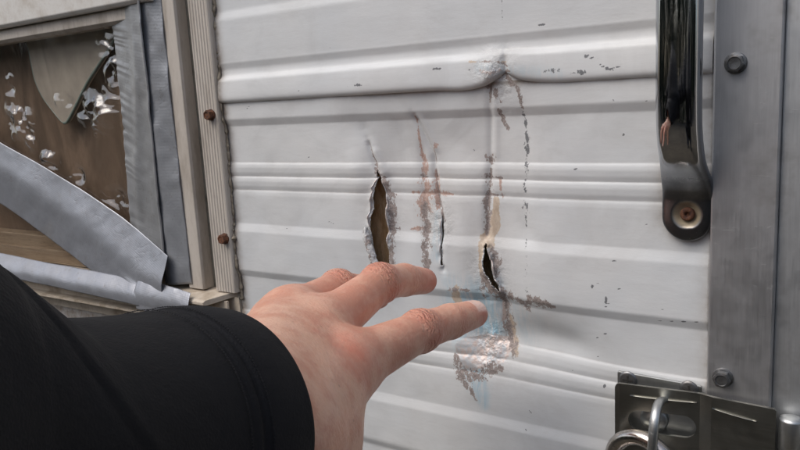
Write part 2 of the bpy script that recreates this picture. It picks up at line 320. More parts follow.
def ragged(poly, amp, step=.0008, seed=0):
    r = np.random.default_rng(seed); out = []; n = len(poly)
    for i in range(n):
        a, b = poly[i], poly[(i + 1) % n]; L = np.linalg.norm(b - a); m = max(1, int(L / step)); nr = np.array([b[1] - a[1], a[0] - b[0]]) / (L + 1e-9)
        for k in range(m): out.append(a + (b - a) * k / m + nr * r.normal(0, amp) * (0 if k == 0 and L < .001 else 1))
    return np.array(out)
TEAR1, TEAR2, TEAR3 = ragged(TEAR1, .00016, seed=1), ragged(TEAR2, .00004, seed=2), ragged(TEAR3, .00016, seed=3)
CREASES = [  # polyline px, depth mm (positive pushes in), width mm
    ([(365, 140), (370, 156), (377, 176), (380, 200), (384, 240), (390, 275)], 2.2, 1.7), ([(370, 147), (377, 163), (384, 178)], -1.1, 2.4), ([(360, 120), (368, 146)], .8, 4),
    ([(412, 112), (421, 135), (429, 154), (432, 182), (435, 204), (439.5, 222), (439, 250), (441, 275)], 1.9, 1.9), ([(416, 112), (426, 135), (434, 156)], -1.0, 2.2),
    ([(417, 140), (420, 175), (421, 200), (423, 230), (426, 255)], .9, 2.5),
    ([(492, 76), (491, 101), (488, 161), (486, 183), (484, 215), (483, 250)], 1.7, 2.2), ([(493.5, 80), (492.5, 130), (490, 165)], -1.0, 2.6),
    ([(523, 85), (525, 140), (524, 200), (527, 245)], .5, 4), ([(499, 293), (501, 325), (506, 350)], 1.3, 4), ([(470, 290), (478, 330), (480, 370)], 1.0, 7), ([(482, 300), (492, 322), (498, 342)], -.9, 3.5),
    ([(445, 125), (478, 172)], 1.0, 7), ([(500, 105), (556, 142)], .8, 8), ([(392, 118), (408, 165)], .9, 6), ([(352, 148), (366, 205)], -.9, 6), ([(515, 330), (600, 353)], 1.6, 7), ([(505, 200), (545, 262)], .9, 8), ([(452, 215), (468, 270)], -.8, 6)]
def crushed(x, z):                        # where the blow flattened the ribs
    c = at(480, 350); return np.exp(-((x - c[0]) / .0165) ** 2 - ((z - c[2]) / .0125) ** 2)
def lower_disp(x, z):
    P = np.stack([x, z], -1); d = np.zeros(len(x))
    for pl, dep, wd in CREASES:
        q = xz(pl); r, t, _ = poly_dist(P, q); e = np.clip(np.minimum(t, len(q) - 1 - t) * 2.5 + .15, 0, 1)
        d += dep / 1000 * np.exp(-(r / (wd / 1000)) ** 2) * e
    # broad dents
    for (px, py), sx, sz, dep in [((393, 205), 17, 52, 5.6), ((434, 200), 14, 58, 4.2), ((492, 245), 18, 58, 5.0), ((505, 345), 42, 18, 5.2), ((470, 300), 38, 42, 2.8), ((455, 150), 40, 22, 1.6), ((355, 125), 12, 12, 1.2), ((540, 345), 30, 12, 2.0)]:
        c = at(px, py); d += dep / 1000 * np.exp(-((x - c[0]) / (sx / 1000)) ** 2 - ((z - c[2]) / (sz / 1000)) ** 2)
    # lips of the tears stand out
    for poly, lip in ((TEAR1, 2.2), (TEAR2, 1.5), (TEAR3, 2.4)):
        r, t, _ = poly_dist(P, np.vstack([poly, poly[:1]])); d -= lip / 1000 * np.exp(-r / .0015) * (r < 1) * (1 + .7 * vnoise(x, z, .004, 5))
    cr = crushed(x, z); d += cr * (.0020 * np.abs(vnoise(x + .4 * z, z, .0120, 13)) + .0003 * np.abs(vnoise(x - .6 * z, z, .0042, 14)) - .0012)
    d += .00035 * vnoise(x, z, .03, 3) + .00018 * vnoise(x, z, .011, 4)
    return d
def paint(me, x, z):
    P = np.stack([x, z], -1); N = len(x)
    def lines(L, soft=1.0):   # soft scales the stroke width
        m = np.zeros(N)
        for pl, wd in L:
            q = xz(pl); r, t, _ = poly_dist(P, q); wv = np.interp(t, np.arange(len(q)), np.broadcast_to(np.array(wd, float), len(q))) / 2 / 2.1 / 1000 * soft
            m = np.maximum(m, np.clip(.84 - .27 * r / wv, 0, 1))
        return m
    def areas(L):
        m = np.zeros(N)
        for pl, sf in L:
            q = xz(pl); r, _, _ = poly_dist(P, np.vstack([q, q[:1]])); sd = np.where(inside(P, q), r, -r) / (sf / 1000); m = np.maximum(m, np.clip(.5 + .5 * sd, 0, 1))
        return m
    set_attr(me, 'primer_and_shade', lines([
        ([(378, 174), (384, 186), (386, 200), (388, 214), (390, 232), (391, 250), (391, 270)], [2, 5, 6, 5, 7, 4, 4]), ([(384, 228), (396, 230)], [4, 1.5]), ([(380, 193), (392, 196)], [3, 1]), ([(367, 145), (370, 156), (374, 168), (377, 177)], [1.2, 1.6, 2.2, 4]), ([(373, 160), (380, 176), (383, 186)], [1, 2, 5]),  # thin stroke above the first tear paints the crease's shadow line
        ([(421, 205), (422.5, 222), (424, 250), (425, 268)], [4, 8, 7, 4]), ([(417, 176), (424, 178)], [3, 2]), ([(430, 150), (432, 184), (436, 206), (441, 222)], [1, 2, 2.5, 2]),
        ([(487, 160), (487.4, 163)], [6, 4]), ([(483, 177.5), (491, 178), (499, 178.5)], [4, 1.5, 2.5]), ([(487.5, 170), (486, 190), (484.5, 205), (484, 216), (481, 236)], [2.5, 5, 7, 5, 4]), ([(484, 195), (493, 196), (501, 196)], [5, 1.5, 2]),
        ([(489, 252), (493, 262), (492, 275)], [6, 8, 5]), ([(480, 275), (486, 288), (496, 296)], [5, 12, 8]), ([(498, 293), (501, 310), (500, 326), (504, 345), (508, 357)], [6, 6, 7, 8, 5]),
        ([(502, 296), (513, 299), (522, 304), (525, 311)], [7, 5, 8, 5]), ([(522, 303), (533, 300), (541, 303), (555, 306)], [3, 8, 6, 2]),
        ([(453, 358), (456, 370), (463, 378), (468, 388)], [4, 8, 6, 3]), ([(458, 371), (472, 378), (484, 373), (497, 371)], [5, 7, 8, 5]), ([(470, 388), (476, 400)], [3, 2]), ([(448, 290), (466, 292)], [3, 2]),
        ([(496, 92), (502, 102)], [4, 2]), ([(489, 78), (492, 90), (490, 103)], [4, 3, 2]), ([(500, 110), (505, 128)], [2.5, 3]), ([(506, 70), (520, 92), (524, 108)], [4, 3, 2.5])]))
    set_attr(me, 'redprimer', lines([([(416, 146), (419, 160), (420, 176), (421, 192), (420.5, 206), (421, 222)], [2, 4, 7, 9, 10, 6]), ([(413, 116), (417, 146)], [1.8, 1.2]), ([(430, 176), (432, 190), (434, 210)], [6, 7, 3]),
        ([(408, 193), (440, 194.5), (452, 195)], [2, 4, 1]), ([(408, 230), (424, 229)], [1.5, 4]), ([(433, 145), (429, 152)], [3, 2]), ([(497, 180), (500, 198)], [3, 2])]))
    set_attr(me, 'beige', np.maximum(areas([([(491, 198), (496, 199), (496.5, 215), (497, 228), (491, 240), (492, 250), (484, 249), (478, 244), (476, 236), (484, 228), (489, 214)], 1.2),
        ([(476, 240), (483, 250), (481, 262), (482, 275), (492, 292), (488, 296), (477, 277)], 1.0)]), lines([([(455, 290), (452, 300), (456, 306)], [5, 8, 6]), ([(503, 320), (506, 345), (509, 356)], [4, 8, 7])])))
    set_attr(me, 'bare', areas([([(452, 348), (461, 341), (483, 339), (507, 343), (508, 354), (500, 366), (484, 370), (470, 373), (458, 366)], 1.6), ([(496, 300), (501, 300), (500, 326), (494, 326)], 1.2)]))
    bl = areas([([(448, 285), (492, 290), (500, 330), (496, 345), (458, 345), (446, 310)], 9)]) * .8
    bl = np.maximum(bl, areas([([(478, 322), (490, 322), (496, 345), (492, 362), (480, 350)], 4)])); bl = np.maximum(bl, lines([([(474, 372), (479, 388), (485, 404)], [14, 12, 6])]) * .8)
    bl = np.maximum(bl, areas([([(500, 300), (530, 310), (524, 345), (502, 340)], 8)]) * .3); bl = np.maximum(bl, areas([([(436, 200), (440, 232), (437, 262), (430, 262), (432, 215)], 2)]) * .4)
    set_attr(me, 'blue', bl)
    sc = [([(523, 104), (526, 140)], 5), ([(526, 136), (527, 165)], 9), ([(525, 165), (524, 212)], 7), ([(525, 212), (525, 250)], 3), ([(527, 255), (527, 292)], 4)]
    bk = lines(sc, .8) * .62
    bk = np.maximum(bk, np.clip(lines([([(592, 289), (595, 282)], 3), ([(607, 302), (608.5, 295)], 3), ([(607, 306), (610, 302)], 1.6), ([(598, 281), (599, 282)], 1.6), ([(621, 287), (622, 288)], 1.8), ([(662, 307.5), (664, 308)], 1.6), ([(615, 259.5), (621, 259.5)], 1.4), ([(623, 133), (625, 136)], 2.5),
        ([(615, 100), (617, 101)], 2), ([(646, 98), (651, 105)], 1.2), ([(597, 338), (598, 339)], 2.4), ([(605, 334), (606, 335)], 1.6), ([(570, 371), (571, 372)], 2.2), ([(604, 388), (606, 384)], 2.4), ([(596, 357), (597, 358)], 2), ([(530, 410), (532, 412)], 2.2), ([(527, 428), (528, 429)], 2.4), ([(650, 319), (704, 320)], .7), ([(577, 169), (578, 170)], 2.5),
        ([(289, 228.5), (290, 229)], 1.8), ([(331, 221), (337, 224)], 1.2), ([(247, 269), (248, 268)], 2), ([(280.5, 175), (281, 175.5)], 2), ([(309, 157), (310, 157.5)], 1.5), ([(243, 110), (245, 112)], 1.2), ([(250, 109), (252, 106)], 1.0), ([(470, 150), (471, 151)], 1.4), ([(646, 223), (647, 224)], 2)], .34) * 1.5, 0, 1.2))
    set_attr(me, 'black', bk)
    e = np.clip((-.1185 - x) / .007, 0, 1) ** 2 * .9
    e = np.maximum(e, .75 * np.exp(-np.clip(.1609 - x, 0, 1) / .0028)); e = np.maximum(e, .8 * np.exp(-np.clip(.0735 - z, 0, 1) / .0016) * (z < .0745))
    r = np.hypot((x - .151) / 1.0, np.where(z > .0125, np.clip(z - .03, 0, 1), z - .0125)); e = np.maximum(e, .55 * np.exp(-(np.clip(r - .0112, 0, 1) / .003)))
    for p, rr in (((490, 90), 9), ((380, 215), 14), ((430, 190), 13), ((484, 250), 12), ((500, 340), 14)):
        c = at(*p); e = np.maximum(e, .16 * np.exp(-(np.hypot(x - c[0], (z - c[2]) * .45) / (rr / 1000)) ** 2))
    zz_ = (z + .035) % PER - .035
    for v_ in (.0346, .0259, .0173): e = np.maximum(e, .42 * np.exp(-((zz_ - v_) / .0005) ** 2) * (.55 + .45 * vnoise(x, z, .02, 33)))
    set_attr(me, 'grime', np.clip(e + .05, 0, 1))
    rp = np.zeros(N)
    for p, rr in (((485, 345), 9), ((487, 275), 9), ((382, 225), 9), ((437, 225), 7), ((500, 80), 8)):
        c = at(*p); rp = np.maximum(rp, np.exp(-(np.hypot(x - c[0], (z - c[2]) * .6) / (rr / 1000)) ** 2))
    set_attr(me, 'rumple', rp)
def axis(parts):
    a = [np.arange(p, q, s) for p, q, s in parts]; return np.concatenate(a + [[parts[-1][1]]])
def sheet(name, xs, zs, fn, holes=(), parent=TR, z_curve=None):
    Xg, Zg = np.meshgrid(xs, zs, indexing='ij'); x, z = Xg.ravel(), Zg.ravel(); Fq = grid_faces(len(xs), len(zs))
    for poly in holes:
        P = np.stack([x, z], -1); c = P[Fq].mean(1); Fq = Fq[~inside(c, poly)]
        used = np.zeros(len(x), bool); used[Fq.ravel()] = True; ins = inside(P, poly) & used
        r, t, nr = poly_dist(P[ins], np.vstack([poly, poly[:1]])); x[ins] = nr[:, 0]; z[ins] = nr[:, 1]
        close = ~inside(P, poly); P2 = np.stack([x, z], -1); cand = np.where(close & used)[0]; r, t, nr = poly_dist(P2[cand], np.vstack([poly, poly[:1]])); mv = cand[r < .0002]; x[mv] = nr[r < .0002, 0]; z[mv] = nr[r < .0002, 1]
    y = fn(x, z); used = np.unique(Fq.ravel()); mp = np.full(len(x), -1); mp[used] = np.arange(len(used))
    V = np.stack([x, y, z], -1)[used]; me = bpy.data.meshes.new(name); Fq = mp[Fq]
    me.vertices.add(len(V)); me.vertices.foreach_set('co', V.ravel()); me.loops.add(Fq.size); me.loops.foreach_set('vertex_index', Fq.ravel().astype(np.int32))
    me.polygons.add(len(Fq)); me.polygons.foreach_set('loop_start', np.arange(0, Fq.size, 4, dtype=np.int32)); me.update(); me.validate()
    paint(me, x[used], z[used]); o = link(name, me, SIDING, parent); return o
xs = axis([(-.142, -.03, .0013), (-.03, .088, .00048), (.088, .1605, .0013)]); zsl = axis([(-.95, -.2, .004), (-.2, -.12, .0012), (-.12, .084, .00055)])
low = solidify(sheet('lower_siding', xs, zsl, lambda x, z: -prof(z) * (1 - .75 * crushed(x, z)) + lower_disp(x, z), (TEAR1, TEAR2, TEAR3)), .0006, 1)
low['label'] = 'lower siding sheet with three vertical tears and chipped paint'
# upper sheet: lapped hem at its lower edge, kinked above the third tear
HEM = np.array([[73.6, -.5], [72.7, .8], [72.5, 2.4], [72.9, 3.8], [73.9, 4.6], [75.5, 4.85], [78, 4.8], [81, 4.6], [83.5, 4.35], [85.2, 4.1], [86.2, 3.6], [87.2, 2.7], [88.4, 1.85], [90, 1.4], [92.3, 1.25], [94.3, 1.7], [96.3, 2.25]]) / 1000
hv = np.vstack([spline(HEM, 60), [[z, float(prof(z - .1315))] for z in axis([(.0968, .24, .001), (.24, .95, .004)])]])
xu = axis([(-.142, .03, .0014), (.03, .075, .0006), (.075, .1605, .0014)]); cx = at(508, 70)[0]
def upper_sheet():
    V = []
    for x in xu:
        dx = (x - cx) * 1000; rise = 5.6 * math.exp(-(abs(dx) / (8.0 if dx < 0 else 7.0)) ** 1.5) + 1.0 * math.exp(-((dx - 12) / 11) ** 2) - .9 * math.exp(-((dx + 24) / 10) ** 2)
        wgt = np.clip((.0895 - hv[:, 0]) / .015, 0, 1); z = hv[:, 0] + rise / 1000 * wgt ** .9
        hw = np.exp(-((hv[:, 0] - .078) / .009) ** 2)
        o = hv[:, 1] + hw / 1000 * (1.9 * math.exp(-((dx + 7.5) / 3.6) ** 2) - 1.8 * math.exp(-((dx - .5) / 1.8) ** 2) + .7 * math.exp(-((dx - 9) / 6) ** 2)) + .00012 * vnoise(np.full(len(z), x), z, .013, 8) + .0003 * vnoise(np.full(len(z), x), z, .05, 9)
        V.append(np.stack([np.full(len(z), x), -o, z], -1))
    V = np.concatenate(V); me = pymesh('upper_siding', V, grid_faces(len(xu), len(hv)))
    o = link('upper_siding', me, SIDING, TR); x, z = V[:, 0], V[:, 2]; N = len(x); P = V[:, [0, 2]]
    def lines(L, Y=-.004):
        m = np.zeros(N)
        for pl, wd in L:
            q = xz(pl, Y); r, t, _ = poly_dist(P, q); m = np.maximum(m, np.clip(.9 - .5 * r / (wd / 5.5 / 1000), 0, 1))
        return m
    set_attr(me, 'black', np.maximum(np.clip(lines([([(602, 65), (608, 69), (616, 70)], 2.6), ([(608, 69), (624, 66)], 1.4), ([(588, 55), (594, 60)], 1.8), ([(335, 46), (335.5, 41)], 1.4), ([(328, 47.5), (333, 46)], 1.2), ([(321, 48), (321.5, 53)], 1.2), ([(565, 26), (566, 18)], 1.6), ([(536, 25), (545, 24)], 1.6), ([(300, 90), (300.6, 90.6)], 2), ([(433, 69), (441, 69)], 3), ([(470, 70), (471, 71)], 2)], -.004) * 1.2, 0, 1.2),
        lines([([(501, 0), (501, 20)], 3), ([(540, 72), (560, 70)], 6), ([(570, 73), (585, 72)], 7), ([(345, 86), (365, 85)], 5), ([(585, 56), (596, 59)], 6)]) * .62))
    set_attr(me, 'bare', lines([([(482, 71), (492, 73), (500, 70)], 7), ([(436, 69), (438, 69)], 4)]) * .9)
    set_attr(me, 'primer_and_shade', lines([([(478, 62), (500, 62), (508, 66)], 2.4), ([(500, 76), (507, 70), (512, 71)], 3)])); set_attr(me, 'redprimer', np.zeros(N)); set_attr(me, 'beige', lines([([(470, 62), (506, 62)], 3.5)]) * .75)
    set_attr(me, 'blue', lines([([(480, 68), (560, 74)], 12)]) * .25)
    e = np.clip((-.1185 - x) / .007, 0, 1) ** 2 * .9; e = np.maximum(e, .6 * np.exp(-np.clip(.1609 - x, 0, 1) / .002)); e = np.maximum(e, .25 * np.exp(-((x - cx) / .012) ** 2) * (z < .09)); set_attr(me, 'grime', np.clip(e + .05, 0, 1))
    set_attr(me, 'rumple', np.exp(-((x - cx + .005) / .010) ** 2 - ((z - .08) / .01) ** 2))
    solidify(o, .0006, 1); o['label'] = 'upper siding sheet with kinked lower hem'
upper_sheet()
for x0, x1 in ((-1.8, -.66),):
    a = sheet('side_siding', axis([(x0, x1, .02)]), axis([(-.95, .95, .0016)]), lambda x, z: -prof(z)); solidify(a, .0006, 1)
for z0, z1 in ((-.95, -.078), (.21, .95)):
    a = sheet('side_siding', axis([(-.66, -.142, .02)]), axis([(z0, z1, .0016)]), lambda x, z: -prof(z)); solidify(a, .0006, 1)
boxobj('backing_board', (.024, .0185, -.94), (.26, .03, .95), CORE, TR)
boxobj('backing_board', (-.1395, .0105, -.94), (.0235, .03, .95), CORE, TR)
# torn flap curling out of the left lip of the first tear
fl = spline([(*at(371, 226)[[0, 2]], -.0030), (*at(372.5, 238)[[0, 2]], -.0042), (*at(376, 250)[[0, 2]], -.0046), (*at(379.5, 262)[[0, 2]], -.0042), (*at(384, 280)[[0, 2]], -.0026)], 26)
V = []
for i, (x, z, y) in enumerate(fl):
    t = i / 25; wl = (.0028 + .0012 * math.sin(t * 9)) * (1 - .2 * t); wr = .0026 * math.sin(min(1, t * 2.2) * math.pi / 2) + .0012 * t
    for j, s in enumerate(np.linspace(-1, 1, 11)):
        V.append((x + (wl if s < 0 else wr) * s + .0003 * math.sin(i * 1.7 + j), y - prof(z) * .5 - .0022 * (1 - s * s) + .0016 * (s < 0) * abs(s) + RNG.normal(0, .00012), z))
me = pymesh('torn_flap', V, grid_faces(26, 11)); fo = link('torn_flap', me, SIDING, TR); n = len(V)
for k, v in dict(primer_and_shade=.36, redprimer=.2, beige=.30, bare=.38, blue=0, black=.1, grime=.22, rumple=1).items(): set_attr(me, k, np.full(n, v))
solidify(fo, .0005, 0); fo['label'] = 'torn curl of bare sheet metal hanging in the first tear'
def lip(name, pts, w, side, seed):        # bright curled edge of torn sheet standing out of the wall
    c = spline(xz(pts), 40); x, z = c[:, 0], c[:, 1]; y = -prof(z) * (1 - .75 * crushed(x, z)) + lower_disp(x, z); V = []; r = np.random.default_rng(seed)
    for i in range(40):
        e = math.sin(math.pi * (i + .5) / 40) ** .6; ww = w * e * (1 + .35 * vnoise([i * .3], [0], 1, seed)[0] + r.normal(0, .10))
        for j in range(6): t = j / 5; V.append((x[i] + side * ww * (math.sin(t * 2.2) * .75), y[i] - .0002 - ww * (1 - math.cos(t * 2.2)) * .55, z[i]))
    me = pymesh(name, V, grid_faces(40, 6)); o = link(name, me, SIDING, TR); n = len(V); tt = np.tile(np.arange(6) / 5, 40)
    for k, v in dict(primer_and_shade=0, redprimer=0, beige=0, blue=0, black=0, grime=.1, rumple=0).items(): set_attr(me, k, np.full(n, v))
    set_attr(me, 'bare', .35 + .5 * tt); solidify(o, .0004, 0)
lip('torn_lip', [(376.5, 177), (374.4, 186), (373.4, 196), (373, 208), (372.2, 218), (371.4, 227)], .0020, -1, 5)
lip('torn_lip', [(380, 182), (382.2, 192), (383.8, 204), (384.6, 216), (386, 232), (387, 248)], .0012, 1, 6)
lip('torn_lip', [(485.6, 249), (488.2, 260), (490.5, 268), (491.8, 277), (495, 284), (499, 293)], .0018, 1, 7)
lip('torn_lip', [(438, 214), (438.2, 228), (438.3, 243), (438.6, 262)], .0009, -1, 8)
# rest of the trailer body
bm = bmesh.new(); box(bm, (-1.8, .045, -.95), (1.6, 2.2, 1.15)); bmobj('body_shell', bm, WHITEP, TR)
bm = bmesh.new(); box(bm, (-1.8, -.006, .9505), (1.6, .044, 1.15)); bmobj('roof_edge', bm, STRIP2, TR)
for wx in (-.9, .7):
    v, f = lathe([(.001, .10), (.11, .10), (.13, .12), (.28, .12), (.33, .16), (.33, .28), (.28, .32), (.001, .32)], 40, 'y', (wx, 0, GZ + .33)); link('wheel', pymesh('wheel', v, f), SHOE, TR)

# ------------------------------------------------------------------ right edge strips
st = boxobj('edge_strip', (.1609, -.0062, -.93), (.1862, .002, .95), STRIP, TR, .0009); st['label'] = 'flat brushed aluminium edge strip'
s2 = boxobj('jamb_strip', (.18625, -.0032, -.93), (.26, .002, .95), STRIP2, TR, .0005)
boxobj('right_wall', (.2605, -.004, -.93), (1.6, .03, .95), WHITEP, TR)
def hexscrew(px, py, parent, Y=-.0062, r=.0034, mat=SCREW, name='screw', washer=.0043):
    c = at(px, py, Y - .002); a = random.uniform(0, 1); bm = bmesh.new()
    v, f = lathe([(0.0001, -.0042), (r * .62, -.0042), (r * .75, -.0038), (r * .80, -.0030)], 24)
    base = [(washer, .0), (washer, -.0006), (washer * .93, -.0012), (r * .95, -.0014)]
    V, Fc = [], []
    n = 48
    def ring(rad, h, hexy):
        th = np.linspace(0, 2 * math.pi, n, endpoint=False); hx = r / np.cos((th + a) % (math.pi / 3) - math.pi / 6) * .93; rr = rad if not hexy else np.minimum(hx, rad)
        return np.stack([rr * np.cos(th), np.full(n, h), rr * np.sin(th)], -1)
    R_ = [ring(washer, .0005, 0), ring(washer, -.0005, 0), ring(washer * .95, -.0010, 0), ring(r * 1.2, -.0012, 1), ring(r * 1.2, -.0032, 1), ring(r * 1.02, -.0040, 1), ring(r * .72, -.0042, 0), ring(r * .66, -.0038, 0), ring(.0001, -.0037, 0)]
    V = np.concatenate(R_) + np.array([c[0], Y, c[2]]); link(name, pymesh(name, V, grid_faces(len(R_), n, True)), mat, parent, False)
hexscrew(735, 63, st); hexscrew(722, 379, st)

# ------------------------------------------------------------------ grab handle
def handle():
    ZB, ZT, XC = .0012, .262, .1515; fr = .0106; zc = ZB + fr; mid = (ZB + ZT) / 2
    zs = np.concatenate([ZB + fr * (1 - np.cos(np.linspace(0.02, math.pi / 2, 26))), np.linspace(zc, mid, 240)[1:]]); zs = np.concatenate([zs, (2 * mid - zs)[::-1][1:]])
    n = 120; V = []; foot = []; hole = []; hz = zc + .0012
    for z in zs:
        q = min(z, 2 * mid - z)
        yo = np.interp(q, [0, .020, .0245, .030, .037, .044, .052, .064, .2], [.0030, .0032, .0045, .0092, .0160, .0205, .0232, .0245, .0250]); ty = np.interp(q, [0, .019, .026, .034, .045, .06, .2], [.0030, .0034, .0050, .0062, .0068, .0070, .0070])
        wx = np.interp(q, [0, .018, .028, .036, .05, .2], [.0106, .0106, .0100, .0088, .0085, .0086]); ex = np.interp(q, [0, .02, .035, .05], [.45, .5, .66, .70])
        if q < zc: wx = math.sqrt(max(fr * fr - (zc - q) ** 2, 1e-9)); ty *= min(1, .45 + .55 * wx / fr)
        th = np.linspace(0, 2 * math.pi, n, endpoint=False); c, s = np.cos(th), np.sin(th)
        x = XC + wx * np.sign(c) * abs(c) ** ex; y = -yo + ty * np.sign(s) * abs(s) ** ex
        rr = np.hypot(x - XC, q - hz); front = s < 0; dish = np.clip((.0062 - rr) / .0032, 0, 1) * front; y = y + .0034 * dish
        V.append(np.stack([x, y, np.full(n, z)], -1)); foot.append(np.full(n, np.clip((.040 - q) / .012, 0, 1))); hole.append(np.clip((.0064 - rr) / .0012, 0, 1) * front)
    V = np.concatenate(V); F = grid_faces(len(zs), n, True).tolist() + [list(range(n))[::-1], [(len(zs) - 1) * n + k for k in range(n)]]
    k = np.exp(-np.linspace(-2, 2, 21) ** 2); k /= k.sum(); A = V.reshape(len(zs), n, 3); B = A.copy(); yy = np.stack([np.convolve(np.pad(A[:, j, 1], 10, 'edge'), k, 'valid') for j in range(n)], 1); xx = np.stack([np.convolve(np.pad(A[:, j, 0], 10, 'edge'), k, 'valid') for j in range(n)], 1)
    q = np.minimum(zs, 2 * mid - zs); wgt = sstep(.0195, .025, q)[:, None]; B[:, :, 1] = A[:, :, 1] * (1 - wgt) + yy * wgt; B[:, :, 0] = A[:, :, 0] * (1 - wgt) + xx * wgt
    me = pymesh('grab_handle', B.reshape(-1, 3), F); o = link('grab_handle', me, CHROME, TR); set_attr(me, 'foot', np.concatenate(foot)); set_attr(me, 'hole', np.concatenate(hole)); o['label'] = 'chrome grab handle with flattened screw foot'
    for z in (hz, 2 * mid - hz):
        v, f = lathe([(.0030, .001), (.0030, -.0016), (.0024, -.0024), (.0012, -.0022), (.0009, -.0010), (.0001, -.0010)], 18, 'y', (XC, -.0034, z)); link('mounting_screw', pymesh('mounting_screw', v, f), RUST, o)
handle()

# ------------------------------------------------------------------ hasp, staple, padlock
def flat_plate(outline, hole=None, t=.0016, cuts=(), yfn=None):
    bm = bmesh.new(); edges = []
    for loop in [outline] + ([hole] if hole is not None else []):
        vs = [bm.verts.new((x, 0, z)) for x, z in loop]; edges += [bm.edges.new((vs[i], vs[(i + 1) % len(vs)])) for i in range(len(vs))]
    bmesh.ops.triangle_fill(bm, edges=edges, use_beauty=True)
    for c in cuts: bmesh.ops.bisect_plane(bm, geom=bm.verts[:] + bm.edges[:] + bm.faces[:], plane_co=(c, 0, 0), plane_no=(1, 0, 0))
    for v in bm.verts: v.co.y = yfn(v.co.x, v.co.z) if yfn else 0
    bmesh.ops.recalc_face_normals(bm, faces=bm.faces)
    for f in bm.faces:
        if f.normal.y > 0: f.normal_flip()
    r = bmesh.ops.extrude_face_region(bm, geom=bm.faces[:])
    for v in [q for q in r['geom'] if isinstance(q, bmesh.types.BMVert)]: v.co.y -= t
    return bm
bm = flat_plate([(.1212, -.115), (.1212, -.0640), (.1218, -.0634), (.1580, -.0642), (.1586, -.0648), (.1586, -.115)], yfn=lambda x, z: -.0030); sb = bmobj('staple_plate', bm, ZINC2, TR, .0003)
for X_, Z_ in ((.1262, -.0668), (.1533, -.0668)):
    v, f = lathe([(.0042, 0), (.0041, -.0004), (.0030, -.0007), (.0012, -.0008), (.0001, -.0008)], 24, 'y', (X_, -.0046, Z_)); sc = link('screw', pymesh('screw', v, f), SCREW, sb)
    bm = bmesh.new(); box(bm, (X_ - .0022, -.0056, Z_ - .0004), (X_ + .0022, -.0050, Z_ + .0004)); box(bm, (X_ - .0004, -.00562, Z_ - .0022), (X_ + .0004, -.0050, Z_ + .0022)); bmobj('cross_slot', bm, DARK, sb)
def hasp_y(x, z): return -np.interp(x, [.12, .1240, .1585, .1640, .1895], [.0088, .0092, .0074, .0088, .0092])
sl = [(.1331 + .0052 * math.cos(a), -.0838 + .0052 * math.sin(a)) for a in np.linspace(math.pi / 2, 3 * math.pi / 2, 12)] + [(.1522 + .0052 * math.cos(a), -.0828 + .0052 * math.sin(a)) for a in np.linspace(-math.pi / 2, math.pi / 2, 12)]
bm = flat_plate([(.1217, -.100), (.1217, -.0690), (.1224, -.0675), (.1236, -.0668), (.1590, -.0660), (.1650, -.0662), (.1880, -.0668), (.1888, -.0675), (.1888, -.100)], sl, .0015, np.linspace(.124, .186, 26), hasp_y)
hp = bmobj('hasp', bm, ZINC, TR, .00025); hp['label'] = 'zinc hasp strap with long slot'
for P0, P1 in (((.1288, -.0718), (.1575, -.0704)), ((.1640, -.0712), (.1815, -.0735))):
    pa = [(P0[0] + (P1[0] - P0[0]) * t, hasp_y(P0[0] + (P1[0] - P0[0]) * t, 0) - .0015, P0[1] + (P1[1] - P0[1]) * t) for t in np.linspace(0, 1, 12)]
    v, f = tube(pa, .0013 * np.sqrt(np.sin(np.linspace(.25, math.pi - .25, 12))), .00035, 12); link('stiffening_rib', pymesh('stiffening_rib', v, f), ZINC, hp)
for z0, z1, rr in ((-.0705, -.0842, .0046), (-.0848, -.100, .0044)):
    v, f = lathe([(.0001, z0 + .0010), (rr * .6, z0 + .0008), (rr * .95, z0), (rr, z0 - .0008), (rr, z1), (rr * .9, z1 - .0003), (.0001, z1 - .0003)], 28, 'z', (.1942, -.0085, 0)); link('hinge_knuckle', pymesh('hinge_knuckle', v, f), ZINC2, hp)
boxobj('hinge_leaf', (.1945, -.0062, -.105), (.235, -.0034, -.082), ZINC2, hp, .0003)
xk, zk = .1435, -.0832
pp = spline([(xk + .001, -.004, zk + .0095), (xk, -.012, zk + .0125), (xk, -.0200, zk + .0135), (xk + .0002, -.0262, zk + .0100), (xk, -.0288, zk + .0010), (xk - .0006, -.0280, zk - .009), (xk - .001, -.0200, zk - .014), (xk - .001, -.004, zk - .013)], 60)
v, f = tube(pp, .0015, .0021, 16, (1, 0, 0)); so = link('staple_loop', pymesh('staple_loop', v, f), ZINC2, sb)
v, f = lathe([(.0001, -.0068), (.0055, -.0068), (.0062, -.0060), (.0062, -.0046)], 28, 'y', (.1385, 0, -.0835)); link('staple_boss', pymesh('staple_boss', v, f), ZINC2, sb)
PL = tag(empty('padlock', (.137, -.024, -.14)), 'round steel padlock hanging from the hasp staple', 'padlock')
cpx, cpz, pr = .1372, -.1020, .0158
arc = [(cpx + pr * math.cos(a) * .93, -.0215 - .006 * math.cos(a) * .6, cpz + pr * math.sin(a)) for a in np.linspace(-.25, math.pi + .25, 48)]; arc = [(arc[0][0], arc[0][1], -.125)] + arc + [(arc[-1][0], arc[-1][1], -.125)]
v, f = tube(arc, .0036, .0036, 20, (0.3, 1, 0)); link('shackle', pymesh('shackle', v, f), STEEL, PL)
bm = bmesh.new(); box(bm, (.1165, -.0315, -.160), (.1575, -.0125, -.1215)); bmobj('lock_body', bm, STEEL, PL, .003, seg=4)

